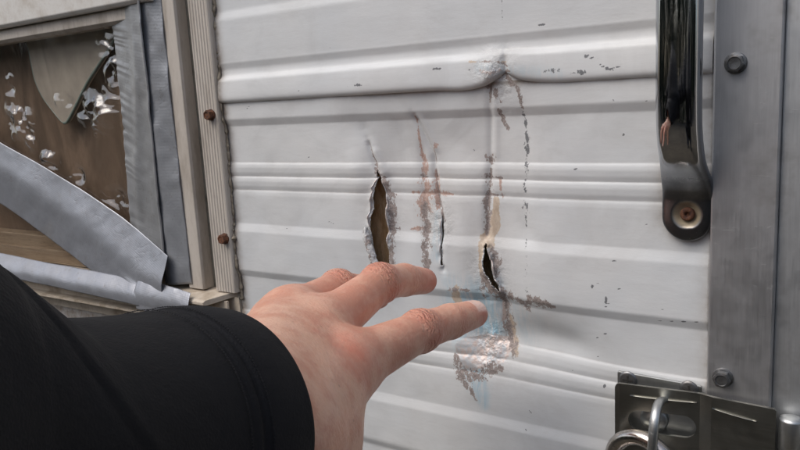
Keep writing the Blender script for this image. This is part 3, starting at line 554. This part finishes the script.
# ------------------------------------------------------------------ window with taped-over broken pane
WN = empty('window', (-.39, 0, .04 - GZ)); WN.parent = TR
def xprofile(name, pts, z0, z1, mat, parent=WN, bevel=0):    # closed outline in x/y extruded upward
    n = len(pts); V = [(x, y, z0) for x, y in pts] + [(x, y, z1) for x, y in pts]; F = [(i, (i + 1) % n, n + (i + 1) % n, n + i) for i in range(n)] + [tuple(range(n))[::-1], tuple(range(n, 2 * n))]
    me = pymesh(name, V, F); bm = bmesh.new(); bm.from_mesh(me); return bmobj(name, bm, mat, parent, bevel)
def zprofile(name, pts, x0, x1, mat, parent=WN, bevel=0, miter=0):
    n = len(pts); V = [(x0, y, z) for y, z in pts] + [(x1 + miter * min(y, 0), y, z) for y, z in pts]; F = [(i, (i + 1) % n, n + (i + 1) % n, n + i) for i in range(n)] + [tuple(range(n))[::-1], tuple(range(n, 2 * n))]
    me = pymesh(name, V, F); bm = bmesh.new(); bm.from_mesh(me); return bmobj(name, bm, mat, parent, bevel)
gp = [(-.1452, .002), (-.1452, -.0060), (-.1444, -.0070)]
for k in range(6):
    x = -.1435 + k * .0025; gp += [(x, -.0070), (x + .0007, -.0065), (x + .0014, -.0065), (x + .0020, -.0070)]
gp += [(-.1279, -.0066), (-.1273, -.0058), (-.1273, .002)]
ZS0, ZS1 = -.0505, .205
fl = xprofile('outer_flange', gp, ZS0, ZS1, FRAME)
for p in ((209, 115), (223, 239)): hexscrew(*p, fl, -.0066, .0030, RUST, washer=.0036)
xprofile('channel', [(-.156, .004), (-.156, .0005), (-.1445, .0005), (-.1445, .004)], ZS0, ZS1, FRAMEDK)
xprofile('inner_rail', [(-.172, .004), (-.172, -.0065), (-.1690, -.0085), (-.1560, -.0085), (-.1550, -.0070), (-.1550, .004)], ZS0, ZS1, FRAME, bevel=.0004)
sl_ = zprofile('sill', [(.004, -.0500), (-.0195, -.0535), (-.0212, -.0548), (-.0212, -.0568), (-.0190, -.0572), (.004, -.0535)], -.65, -.1285, SILL, bevel=.0004, miter=.68)
zprofile('sill_web', [(-.0075, -.0562), (-.0090, -.0562), (-.0090, -.0700), (-.0165, -.0705), (-.0165, -.0720), (-.0075, -.0720)], -.65, -.1335, SILL)
zprofile('sill_flange', [(-.0005, -.0545), (-.0030, -.0545), (-.0030, -.0840), (-.0005, -.0840)], -.65, -.1285, SILL)
zprofile('head_rail', [(.004, .1290), (-.0050, .1290), (-.0085, .1310), (-.0085, .1385), (.004, .1385)], -.65, -.1725, FRAME, bevel=.0004)
zprofile('head_flange', [(.004, .1390), (-.0125, .1390), (-.0145, .1410), (-.0145, .1600), (-.0080, .1750), (.004, .1780)], -.65, -.1725, WHITEP, bevel=.0006)
zprofile('head_flange', [(.004, .1785), (-.0060, .1785), (-.0060, .205), (.004, .205)], -.65, -.1725, FRAME, bevel=.0006)
xprofile('outer_flange', [(-.66, .002), (-.66, -.0085), (-.63, -.0085), (-.63, .002)], ZS0, ZS1, FRAME)
boxobj('inner_board', (-.655, .020, -.08), (-.15, .042, .2), BOARD, WN)
boxobj('inner_ledge', (-.65, .006, -.052), (-.175, .0195, -.028), WOOD, WN, .001)
boxobj('inner_ledge', (-.65, .001, -.0495), (-.175, .0055, -.038), WOOD, WN, .0008)
# glass shards still held in the head rail
def shard(pts, Y):
    P = [at(a, b, Y) for a, b in pts]; bm = bmesh.new(); vs = [bm.verts.new(p) for p in P]; bm.faces.new(vs); r = bmesh.ops.extrude_face_region(bm, geom=bm.faces[:])
    for q in r['geom']:
        if isinstance(q, bmesh.types.BMVert): q.co.y += .003
    bmesh.ops.triangulate(bm, faces=[f for f in bm.faces if len(f.verts) > 4]); o = bmobj('glass_shard', bm, GLASS, WN); return o
sp = spline([(22, 28), (28, 48), (31, 62), (35, 80), (42, 96), (52, 110), (60.5, 120.5), (64, 123)], 24); sq = spline([(64, 123), (68, 121), (76, 106), (88, 82), (106, 54), (122, 28)], 18)
sh = shard([tuple(p) for p in sp] + [tuple(p) for p in sq[1:]], .010)
def edge(px, Y, w): 
    v, f = tube([at(a, b, Y) for a, b in px], w, w, 8, (0, 1, 0)); return link('glass_edge', pymesh('glass_edge', v, f), EDGE, sh)
EDGE = Mat('glass_edge_green', (.30, .38, .35), .15).m
edge(sq, .0105, .0012); edge(sp, .0105, .0006)
sp2 = spline([(-40, 44), (-12, 40), (0, 37), (8, 35), (15, 38), (21, 45), (27, 56), (30, 66)], 20)
# caulk bead along the flange
V = []; zz = np.linspace(-.056, .2, 420)
for i, z in enumerate(zz):
    w_ = .0008 + .0005 * vnoise([z], [0], .005, 2)[0] + .0006 * vnoise([z], [3], .0017, 6)[0] + .0016 * max(0, vnoise([z], [9], .0045, 16)[0] - .35) + (.0013 * max(0, vnoise([z], [5], .004, 12)[0]) if z < -.005 else 0); w_ = max(w_, .0003)
    for a in np.linspace(0, math.pi, 9): V.append((-.1271 + w_ * math.cos(a) * .9 + .0002, -prof(z) - .0004 - w_ * math.sin(a) * .8 - .001, z))
link('caulk_bead', pymesh('caulk_bead', V, grid_faces(len(zz), 9)), CAULK, WN)

# clear plastic sheet over the window, wrinkled
def film():
    xs_ = np.arange(-.60, -.178, .0011); zs_ = np.arange(-.047, .132, .0011); Xg, Zg = np.meshgrid(xs_, zs_, indexing='ij'); x, z = Xg.ravel(), Zg.ravel()
    y = (-.0012 * vnoise(x, z, .035, 21) - .0004 * vnoise(x, z, .012, 22)) * (1 - .85 * sstep(.07, .10, z))
    B = [(101, 46, 6.5, 2.6, 1.7, 12), (112, 65, 5, 2.2, 1.5, 5), (118, 76, 3.5, 1.6, 1.1, 20), (117, 88, 6, 1.8, 1.2, 0), (63, 102, 9, 2.2, 1.5, 8), (92, 104, 13, 2.2, 1.7, 18), (112, 100, 8, 2.0, 1.4, 0), (84, 119, 8, 2.0, 1.5, -12), (104, 117, 9, 2.0, 1.4, 12), (98, 127, 5, 1.6, 1.1, -25), (96, 134, 3, 1.6, 1.0, -30),
         (12, 112, 4, 3.4, 1.9, -30), (20, 122, 7, 2.4, 1.7, -10), (32, 125, 7, 1.5, 1.0, -5), (24, 134, 3, 3.0, 1.6, 40), (32, 139, 2.4, 4.0, 1.6, 70), (49, 157, 7, 2.6, 1.8, -15), (42, 164, 3, 2.2, 1.4, -20), (50, 170, 2.6, 1.8, 1.1, 20), (74, 176, 4, 4.0, 2.0, 30), (66, 180, 6, 1.8, 1.2, 0), (126, 208, 5, 1.8, 1.3, 5), (100, 205, 6, 2.4, 1.5, -25), (13, 136, 2.5, 2.5, 1.3, -50),
         (12, 246, 3, 5, 2.0, 60), (25, 254, 6, 3, 2.0, 0), (6, 257, 4, 2.2, 1.5, 0), (104, 12, 2, 2, 1.2, 0), (107, 21, 3, 2.4, 1.5, 0), (-30, 150, 9, 4, 2, 0), (-60, 120, 12, 3, 2, -20), (-50, 90, 10, 3, 1.6, 10)]
    for px, py, lx, lz, h, ang in B:
        c = at(px, py, -.004); dx, dz = x - c[0], z - c[2]; a = math.radians(ang); u = dx * math.cos(a) + dz * math.sin(a); v = -dx * math.sin(a) + dz * math.cos(a)
        lx, lz = lx * .00098, lz * .00098; v = v + .3 * lz * np.sin(u / lx * 2.3 + px)
        y -= h / 1000 * .7 * np.exp(-(abs(u / lx)) ** 3) * np.exp(-(v / lz) ** 2)
    M = np.zeros(len(x))
    for px, py, rx, rz, am in ((104, 45, 9, 7, 1), (112, 75, 9, 14, 1), (100, 112, 24, 16, 1.1), (64, 100, 12, 6, .9), (18, 120, 18, 16, 1), (30, 138, 10, 12, .9), (48, 160, 12, 11, 1), (74, 176, 10, 8, 1), (112, 200, 18, 10, .8), (20, 252, 25, 9, .8), (106, 18, 5, 8, .8), (8, 85, 8, 14, .5), (-40, 120, 40, 30, .9)):
        c = at(px, py, -.004); M = np.maximum(M, am * np.exp(-(((x - c[0]) / (rx * .00092)) ** 2 + ((z - c[2]) / (rz * .00082)) ** 2) ** 1.5))
    wx_ = x + .006 * vnoise(x, z, .018, 43); wz_ = z + .004 * vnoise(x, z, .015, 44) + .25 * x
    y -= M * (.0040 * vnoise(wx_ * .40, wz_, .0080, 41) + .0017 * vnoise(wx_ * .5, wz_, .0036, 42) + .0005 * vnoise(wx_ * .7, wz_, .0018, 46)) + .0005 * (1 - M.clip(0, 1)) * np.abs(vnoise(x * 1.4 + .3 * z, z * .35, .014, 45))
    up_ = spline(xz([(-190, 38), (-60, 105), (0, 142), (58, 175), (112, 210), (150, 240), (168, 256)], -.0035), 40); zl = np.interp(x, up_[:, 0], up_[:, 1]); y = -.0030 + y * sstep(-.001, .006, z - zl) * (1 - sstep(-.221, -.213, x))
    V = np.stack([x, y, z], -1); me = pymesh('plastic_sheet', V, grid_faces(len(xs_), len(zs_))); return link('plastic_sheet', me, FILM)
tag(film(), 'wrinkled clear plastic sheet covering the broken window', 'plastic sheet')

# duct tape strips
def tape(label, left, right, YL, YR, fn=None, n=90, m=26, wr=.0006, seed=1, bow=0.0, mat=None):
    L = spline(left, n); R = spline(right, n); V = []; tu = []; tv = []
    yl = np.interp(np.linspace(0, 1, n), np.linspace(0, 1, len(YL)), YL); yr = np.interp(np.linspace(0, 1, n), np.linspace(0, 1, len(YR)), YR); acc = 0; prev = None
    for i in range(n):
        a, b = at(*L[i], yl[i]), at(*R[i], yr[i]); c = (a + b) / 2
        if prev is not None: acc += np.linalg.norm(c - prev)
        prev = c
        for j in range(m):
            t = j / (m - 1); p = a + (b - a) * t; s = np.linalg.norm(b - a) * t
            p[1] += -bow * math.sin(math.pi * t) - wr * vnoise([acc], [s], .016, seed)[0] - .35 * wr * vnoise([acc], [s], .006, seed + 1)[0] + (fn(i / (n - 1), t) if fn else 0)
            V.append(p); tu.append(acc); tv.append(s)
    me = pymesh('duct_tape', V, grid_faces(n, m)); set_attr(me, 'tu', tu); set_attr(me, 'tv', tv); o = link('duct_tape', me, mat or TAPE); solidify(o, .00016, 0)
    return tag(o, label, 'duct tape', 'duct tape strips on the window')
jit = lambda k, a=1.2: a * math.sin(k * 2.7) * math.cos(k * 1.3)
tape('dark grey duct tape strip hugging the window side rail', [(128, -90), (132, 0), (138, 60), (144, 130), (151, 200), (163, 284)], [(150, -90), (160.5, 0), (167, 60), (174.5, 130), (182.5, 200), (192, 284)], [-.0085, -.0085, -.0085], [-.0092] * 3,
     lambda i, t: -.0022 * math.exp(-((t - .45) / .3) ** 2) + .0035 * math.exp(-((t - .08) / .10) ** 2), n=150, wr=.0007, seed=31, mat=TAPE_OLD)
tape('pale grey duct tape strip along the right side of the window', [(100, -90), (108, 0), (115, 50), (121, 110), (127, 180), (134, 250)], [(134, -90), (141, 0), (147, 60), (153, 130), (160, 200), (166, 262)], [-.0042, -.0042, -.0042], [-.0122, -.0120, -.0115],
     lambda i, t: -.0016 * math.exp(-((t - .97) / .04) ** 2) - .00028 * math.sin(i * 190 + 6 * vnoise([i], [0], .05, 3)[0]) * max(0, .55 - t) * 1.5 - .0012 * math.exp(-((t - .5 - .2 * math.sin(i * 5)) / .12) ** 2), n=220, m=40, wr=.0006, seed=41, mat=TAPE_WARM)
tape('wide diagonal silver duct tape strip across the window corner', [(-190, 38), (-60, 105), (0, 142), (58, 175), (112, 210), (150, 240), (168, 256)], [(-190, 110), (-60, 165), (0, 203), (45, 235), (88, 268), (128, 298), (163, 309)], [-.0042, -.0042, -.0044, -.0070, -.0145], [-.005, -.006, -.008, -.014, -.0215],
     lambda i, t: -.0020 * math.exp(-((t - .75) / .06 - (i - .86) * 10) ** 2 - ((i - .86) / .06) ** 2) - .0014 * math.exp(-((t - .3 - i * .2) / .2) ** 2), n=180, m=60, wr=.0004, seed=51, bow=.0022)
tape('short silver duct tape end wrapped over the sill corner', [(140, 276), (158, 283), (176, 288), (191, 293)], [(136, 309), (158, 313), (177, 318), (192, 320)], [-.0150, -.0190, -.0200], [-.0225, -.0235, -.0240],
     lambda i, t: -.0016 * math.sin(math.pi * min(1, t * 1.2)), n=60, m=36, wr=.0009, seed=61, bow=.0015)
tape('thin grey duct tape strip wrapped along the window sill', [(-190, 214), (-60, 242), (0, 253), (50, 263), (105, 273), (160, 285)], [(-190, 245), (-60, 268), (0, 276), (50, 286), (105, 298), (160, 311)], [-.011, -.013, -.016], [-.021, -.022, -.023], None, n=120, m=26, wr=.0005, seed=71, bow=.003)

# ------------------------------------------------------------------ the person: signed-distance modelling
def surface_nets(Fv, org, h):
    s = Fv < 0; nx, ny, nz = Fv.shape
    C = [(i, j, k) for i in (0, 1) for j in (0, 1) for k in (0, 1)]
    cs = sum(s[i:nx - 1 + i, j:ny - 1 + j, k:nz - 1 + k].astype(np.int8) for i, j, k in C); act = (cs > 0) & (cs < 8)
    I = np.argwhere(act); idx = np.full(act.shape, -1); idx[act] = np.arange(len(I)); acc = np.zeros((len(I), 3)); cnt = np.zeros(len(I))
    for a in C:
        for ax in range(3):
            if a[ax]: continue
            b = list(a); b[ax] = 1; fa = Fv[I[:, 0] + a[0], I[:, 1] + a[1], I[:, 2] + a[2]]; fb = Fv[I[:, 0] + b[0], I[:, 1] + b[1], I[:, 2] + b[2]]
            m = (fa < 0) != (fb < 0); t = np.where(m, fa / np.where(m, fa - fb, 1), 0); p = np.tile(np.array(a, float), (len(I), 1)); p[:, ax] = t; acc[m] += p[m]; cnt[m] += 1
    V = (I + acc / np.maximum(cnt, 1)[:, None]) * h + org; Q = []
    for ax in range(3):
        u, v = [(1, 2), (2, 0), (0, 1)][ax]; sl0 = [slice(None)] * 3; sl1 = [slice(None)] * 3; sl0[ax] = slice(0, -1); sl1[ax] = slice(1, None)
        a, b = s[tuple(sl0)], s[tuple(sl1)]
        for sg in (True, False):
            E = np.argwhere((a != b) & (a == sg)); E = E[(E[:, u] > 0) & (E[:, v] > 0) & (E[:, u] < Fv.shape[u] - 1) & (E[:, v] < Fv.shape[v] - 1)]
            def cell(du, dv): c = E.copy(); c[:, u] -= du; c[:, v] -= dv; return idx[c[:, 0], c[:, 1], c[:, 2]]
            q = np.stack([cell(1, 1), cell(0, 1), cell(0, 0), cell(1, 0)], -1); Q.append(q if sg else q[:, ::-1])
    return V, np.concatenate(Q)
def smin(a, b, k): h = np.clip(.5 + .5 * (b - a) / k, 0, 1); return b * (1 - h) + a * h - k * h * (1 - h)
def cone(P, a, b, ra, rb):
    d = b - a; t = np.clip(((P - a) @ d) / (d @ d + 1e-12), 0, 1); return np.linalg.norm(P - a - t[..., None] * d, axis=-1) - (ra + (rb - ra) * t)
def sdf_mesh(fn, lo, hi, h):
    lo, hi = np.array(lo), np.array(hi); n = np.ceil((hi - lo) / h).astype(int) + 1
    ax = [lo[i] + np.arange(n[i]) * h for i in range(3)]; n = n + (-n) % 4 + 1; ax = [lo[i] + np.arange(n[i]) * h for i in range(3)]
    G = np.stack(np.meshgrid(*ax, indexing='ij'), -1).astype(np.float32); Gc = G[::4, ::4, ::4]; Fc = fn(Gc.reshape(-1, 3)).reshape(Gc.shape[:3])
    Fv = Fc.repeat(4, 0).repeat(4, 1).repeat(4, 2)[:n[0], :n[1], :n[2]].astype(np.float32); m = np.abs(Fv) < 8 * h; Fv[m] = fn(G[m]); return surface_nets(Fv.astype(np.float64), lo, h)

PERSON = tag(empty('person'), 'person in a black jacket reaching a bare hand to the torn siding', 'person')
Hx = lambda px, py, d: seen(px, py, d).astype(np.float32)
FING = {  # joints (pixel, pixel, distance), radii in mm
    'index': ([(345, 367, .256), (420, 331, .290), (450, 321.5, .307), (474, 314, .3205)], [11.0, 8.7, 7.5, 6.3]),
    'middle': ([(318, 332, .272), (380, 283, .307), (404, 280, .326), (424, 281, .340)], [10.6, 8.6, 7.4, 6.2]),
    'ring': ([(292, 316, .284), (338, 288, .318), (362, 290, .336), (378, 297, .350)], [10.0, 8.3, 7.2, 5.9]),
    'little': ([(276, 326, .292), (305, 305, .316), (320, 308, .328), (332, 316, .339)], [9.5, 7.8, 6.9, 5.6])}
WR = Hx(232, 422, .199); FOREARM = Hx(70, 465, .150)
def hand_sdf(P):
    f = None
    for nm, (J, R_) in FING.items():
        J = [Hx(*j) for j in J]; R_ = [r / 1000 for r in R_]
        g_ = cone(P, J[0], J[1], R_[0], R_[1] * .91); g_ = smin(g_, cone(P, J[1], J[2], R_[1] * .92, R_[2] * .97), .003); g_ = smin(g_, cone(P, J[2], J[3], R_[2], R_[3]), .002)
        g_ = smin(g_, np.linalg.norm(P - J[1], axis=-1) - R_[1] * 1.02, .002)
        # dorsal creases over the middle joint
        ax = J[2] - J[0]; ax = ax / np.linalg.norm(ax)
        s = (P - J[1]) @ ax; near = np.exp(-(np.linalg.norm(P - J[1], axis=-1) / .011) ** 4); g_ = g_ + .00018 * near * np.sin(s * 2 * math.pi / .0036 + 1.2 * np.sin(P[:, 2] * 900)) * np.exp(-(s / .006) ** 2)
        ax2 = J[3] - J[1]; ax2 = ax2 / np.linalg.norm(ax2); s = (P - J[2]) @ ax2; near = np.exp(-(np.linalg.norm(P - J[2], axis=-1) / .0095) ** 4); g_ = g_ + .00016 * near * np.sin(s * 2 * math.pi / .0022) * np.exp(-(s / .003) ** 2)
        f = g_ if f is None else smin(f, g_, .0022)
    K = {k: Hx(*v[0][0]) for k, v in FING.items()}; palm = None
    wo = {'index': Hx(272, 438, .204), 'middle': Hx(266, 412, .208), 'ring': Hx(256, 390, .213), 'little': Hx(250, 378, .221)}
    for k, r1, r2 in (('index', 12.0, 14.5), ('middle', 11.8, 14.0), ('ring', 11.3, 13.5), ('little', 10.6, 13)):
        c = cone(P, K[k], wo[k], r1 / 1000, r2 / 1000); palm = c if palm is None else smin(palm, c, .009)
    palm = smin(palm, cone(P, WR, FOREARM, .0195, .023), .012); palm = smin(palm, cone(P, WR + (wo['index'] - wo['little']) * .22, WR - (wo['index'] - wo['little']) * .22, .0150, .0150), .010)
    pal2 = cone(P, Hx(310, 380, .268), Hx(282, 418, .228), .013, .016); palm = smin(palm, pal2, .012)
    th = cone(P, Hx(290, 450, .210), Hx(309, 450, .228), .0150, .0135); th = smin(th, cone(P, Hx(309, 450, .228), Hx(330, 505, .246), .0130, .0105), .008); th = smin(th, cone(P, Hx(330, 505, .246), Hx(350, 545, .262), .0105, .0080), .005); th = smin(th, cone(P, Hx(350, 545, .262), Hx(370, 572, .276), .0085, .0065), .004)
    web = cone(P, Hx(326, 385, .250), Hx(312, 440, .232), .0085, .0105)
    palm = smin(palm, smin(th, web, .012), .012)
    f = smin(f, palm, .0075)
    for k, h_ in (('index', .0018), ('middle', .0022), ('ring', .0018)):     # knuckle heads and tendons on the back of the hand
        j = K[k]; out = CAM.astype(np.float32) - j; out = out / np.linalg.norm(out); f = smin(f, np.linalg.norm(P - (j + out * .0062), axis=-1) - .0080, .006)
        f = smin(f, cone(P, j + out * .0132, wo[k] + out * .0162, .0027, .0022), .004)
    for k1, k2 in (('index', 'middle'), ('middle', 'ring')):             # hollows between the metacarpals
        a_, b_ = K[k1] * .5 + K[k2] * .5, wo[k1] * .5 + wo[k2] * .5; a_ = a_ * .88 + b_ * .12; b_ = b_ * .75 + a_ * .25; ou = CAM.astype(np.float32) - a_; ou = ou / np.linalg.norm(ou)
        f = f + .0019 * np.exp(-(np.maximum(cone(P, a_ + ou * .012, b_ + ou * .012, 0, 0), 0) / .0065) ** 2)
    vn = [Hx(*q) + (CAM.astype(np.float32) - Hx(*q)) / np.linalg.norm(CAM - Hx(*q)) * .0165 for q in ((330, 362, .252), (325, 385, .236), (322, 412, .222), (312, 440, .212))]
    for i in range(3): f = smin(f, cone(P, vn[i], vn[i + 1], .0017, .0017), .003)
    return f
pts = np.array([Hx(*j) for J, _ in FING.values() for j in J] + [WR, Hx(200, 440, .185), Hx(392, 570, .284)]); lo, hi = pts.min(0) - .022, pts.max(0) + .022
V, Fq = sdf_mesh(hand_sdf, lo, hi, .0011)
me = pymesh('body', V, Fq); body = link('body', me, SKIN, PERSON); body['label'] = 'bare left hand with spread bent fingers'
red = np.zeros(len(V)); nail = np.zeros(len(V)); vein = np.zeros(len(V))
for nm, (J, R_) in FING.items():
    J = [Hx(*j) for j in J]
    for j, rr, a in ((J[1], .011, .95), (J[2], .010, .5), (J[3], .012, .95), (J[0], .013, .65), (J[0] * .5 + J[1] * .5, .018, .32), (Hx(352, 350, .245), .014, .6)): red = np.maximum(red, a * np.exp(-(np.linalg.norm(V - j, axis=1) / rr) ** 2 * 1.0))
vn = [Hx(*q) + (CAM - Hx(*q)) / np.linalg.norm(CAM - Hx(*q)) * .0165 for q in ((330, 362, .252), (325, 385, .236), (322, 412, .222), (312, 440, .212))]
for i in range(3): vein = np.maximum(vein, np.exp(-(np.abs(cone(V, vn[i], vn[i + 1], 0, 0)) / .004) ** 2))
# index fingernail on the upper outer side of the tip
J = [Hx(*j) for j in FING['index'][0]]; axn = (J[3] - J[2]) / np.linalg.norm(J[3] - J[2]); upv = np.array([0.25, -.25, 1.0]); upv -= upv @ axn * axn; upv /= np.linalg.norm(upv)
rel = V - J[3]; s_ = rel @ axn; w_ = rel @ np.cross(axn, upv); hgt = rel @ upv
nail = (sstep(-.0055, -.0045, s_) * (1 - sstep(.0050, .0058, s_)) * (1 - sstep(.0046, .0054, np.abs(w_))) * sstep(.001, .002, hgt))
kx = np.zeros(len(V)); kw = np.zeros(len(V))
for nm, (J, R_) in FING.items():
    J = [Hx(*j) for j in J]
    for a, b, c, rr, am in ((0, 1, 2, .012, 1.0), (1, 2, 3, .008, .5)):
        ax = J[c] - J[a]; ax /= np.linalg.norm(ax); s_k = (V - J[b]) @ ax; wk = am * np.exp(-(np.linalg.norm(V - J[b], axis=1) / rr) ** 4) * np.exp(-(s_k / (rr * .55)) ** 2); m = wk > kw; kw[m] = wk[m]; kx[m] = s_k[m]
set_attr(me, 'kx', kx); set_attr(me, 'kw', kw); set_attr(me, 'red', np.clip(red, 0, 1)); set_attr(me, 'nail', nail); set_attr(me, 'vein', vein)
md = body.modifiers.new('smooth', 'SMOOTH'); md.factor = .5; md.iterations = 2

# jacket: sleeve swept from the cuff back to the shoulder
Fh = RW @ np.array([0, 0, 1.0]); Fh[2] = 0; Fh /= np.linalg.norm(Fh); Rh = np.array([Fh[1], -Fh[0], 0]); BASE = np.array([CAM[0], CAM[1], 0]) - Fh * .48
def bp(r, f, z): return BASE + Rh * r + Fh * f + np.array([0, 0, z])
def cc(x, y, z): return CAM + RW @ np.array([x, y, z])
CU = seen(211, 428, .197); dir0 = (seen(40, 460, .152) - CU); dir0 /= np.linalg.norm(dir0)
SH = bp(-.19, .0, .02); EL = cc(-.235, .076, .045)
path = spline([CU, CU + dir0 * .03, CU + dir0 * .075, CU + dir0 * .13, CU + dir0 * .19 + (EL - CU - dir0 * .26) * .4, EL, EL * .6 + SH * .4 + np.array([0, 0, -.01]), SH], 260)
sa = np.concatenate([[0], np.cumsum(np.linalg.norm(np.diff(path, axis=0), axis=1))]); NR = 128; V = []
viewc = lambda p: (CAM - p) / np.linalg.norm(CAM - p)
rings = [(-1, .0)] * 0
tn = np.gradient(path, axis=0); tn /= np.linalg.norm(tn, axis=1)[:, None]
th = np.linspace(0, 2 * math.pi, NR, endpoint=False)
def ring_at(i, shrink=0.0, seam=True):
    p = path[i]; t = tn[i]; a = RW @ np.array([0, -1.0, 0]); a = a - a @ t * t; a /= np.linalg.norm(a); b = np.cross(t, a); s = sa[i]
    ra = np.interp(s, [0, .03, .055, .075, .10, .14, .22, .30, .42, .6], [.0325, .0318, .0312, .0420, .0590, .0680, .070, .066, .072, .085]); rb = np.interp(s, [0, .05, .1, .2, .4, .6], [.0345, .036, .040, .045, .055, .07])
    c, n_ = np.cos(th), np.sin(th)
    w = np.interp(s, [0, .02, .045, .08, .6], [.0003, .0009, .0024, .0058, .0075])
    wr = w * (np.sin(th * 2 + s * 55) * .5 + np.sin(s * 95 + 2.2 * np.sin(th + .6)) * .6 + vnoise(th * .02 + 1, np.full(NR, s), .03, 77) * .7)
    wr = wr - .0011 * math.exp(-((s - .0185) / .0011) ** 2) - .0006 * math.exp(-((s - .0225) / .0009) ** 2) + .0008 * math.exp(-((s - .010) / .008) ** 2)
    sd_ = np.angle(np.exp(1j * (th - (2.45 + s * 45)))) * .026; gate_ = sstep(.035, .045, s) * (1 - sstep(.10, .115, s)); wr = wr - .0006 * np.exp(-(sd_ / .0011) ** 2) * gate_ + .0004 * np.exp(-((sd_ - .0032) / .0022) ** 2) * gate_
    return p + np.outer(c * (ra + wr - shrink), a) + np.outer(n_ * (rb + wr - shrink), b)
ins = [ring_at(i, .0024) for i in range(14, -1, -2)]; V = ins + [ring_at(0, .0008) - tn[0] * .0004] + [ring_at(i) for i in range(len(path))]
me = pymesh('jacket', np.concatenate(V), grid_faces(len(V), NR, True)); JK = link('jacket', me, JACKET, PERSON); JK['label'] = 'black softshell jacket sleeve with stitched cuff'
V = []; Fs = []       # two rows of stitching round the cuff
for row in (.0165, .0245):
    i = int(np.argmin(np.abs(sa - row))); R1 = ring_at(i, -.0003); R2 = ring_at(i, .0009); ctr = path[i]
    for k in range(0, NR, 1):
        for f0, f1 in ((.08, .42), (.58, .92)):
            a, b = R1[k] * (1 - f0) + R1[(k + 1) % NR] * f0, R1[k] * (1 - f1) + R1[(k + 1) % NR] * f1; nrm = (a + b) / 2 - ctr; nrm /= np.linalg.norm(nrm); t = tn[i] * .00022; j = len(V)
            V += [a - t, a + t, b + t, b - t, a + nrm * .00025, b + nrm * .00025]; Fs += [(j, j + 4, j + 5, j + 3), (j + 1, j + 2, j + 5, j + 4), (j, j + 1, j + 4), (j + 3, j + 5, j + 2)]
sto = link('stitching', pymesh('stitching', V, Fs), JACKET, JK, False); sto['kind'] = 'stuff'
def torso(P):
    f = smin(cone(P, bp(0, 0, -.05), bp(0, -.02, -.45), .15, .15), cone(P, bp(-.15, 0, 0), bp(.15, 0, 0), .085, .085), .08); f = smin(f, cone(P, bp(-.06, 0, -.42), bp(.06, 0, -.42), .155, .155), .06)
    f = smin(f, cone(P, bp(0, -.01, .05), bp(0, 0, .10), .075, .065), .03)
    f = smin(f, cone(P, bp(.19, 0, .01), bp(.27, .03, -.25), .07, .055), .03); f = smin(f, cone(P, bp(.27, .03, -.25), bp(.13, .27, -.10), .055, .04), .02); return f
def grow(name, fn, h, mat, parent, pads):
    v, q = sdf_mesh(fn, *pads, h); o = link(name, pymesh(name, v, q), mat, parent); return o
c0 = BASE
grow('torso_cloth', torso, .012, JACKET, JK, (c0 + [-.5, -.5, -.68], c0 + [.5, .5, .25]))
def legs(P):
    f = None
    for s in (-1, 1):
        g_ = smin(cone(P, bp(.09 * s, 0, -.45), bp(.12 * s, .01, -.86 + .0), .095, .065), cone(P, bp(.12 * s, .01, -.86), bp(.14 * s, -.03, GZ + .07), .062, .052), .03); f = g_ if f is None else smin(f, g_, .03)
    return smin(f, cone(P, bp(-.07, 0, -.5), bp(.07, 0, -.5), .13, .13), .05)
grow('trousers', legs, .014, DENIM, PERSON, (c0 + [-.4, -.4, GZ - .02], c0 + [.4, .4, -.33]))
for s in (-1, 1):
    def shoe(P, s=s): return np.maximum(smin(cone(P, bp(.14 * s, -.05, GZ + .05), bp(.15 * s, .05, GZ + .045), .048, .042), cone(P, bp(.15 * s, .05, GZ + .04), bp(.16 * s, .17, GZ + .03), .042, .035), .02), GZ + .001 - P[:, 2])
    c = bp(.15 * s, .05, GZ + .05); grow('shoe', shoe, .008, SHOE, PERSON, (c - [.2, .2, .07], c + [.2, .2, .08]))
PERSON.location = (0, 0, 0)
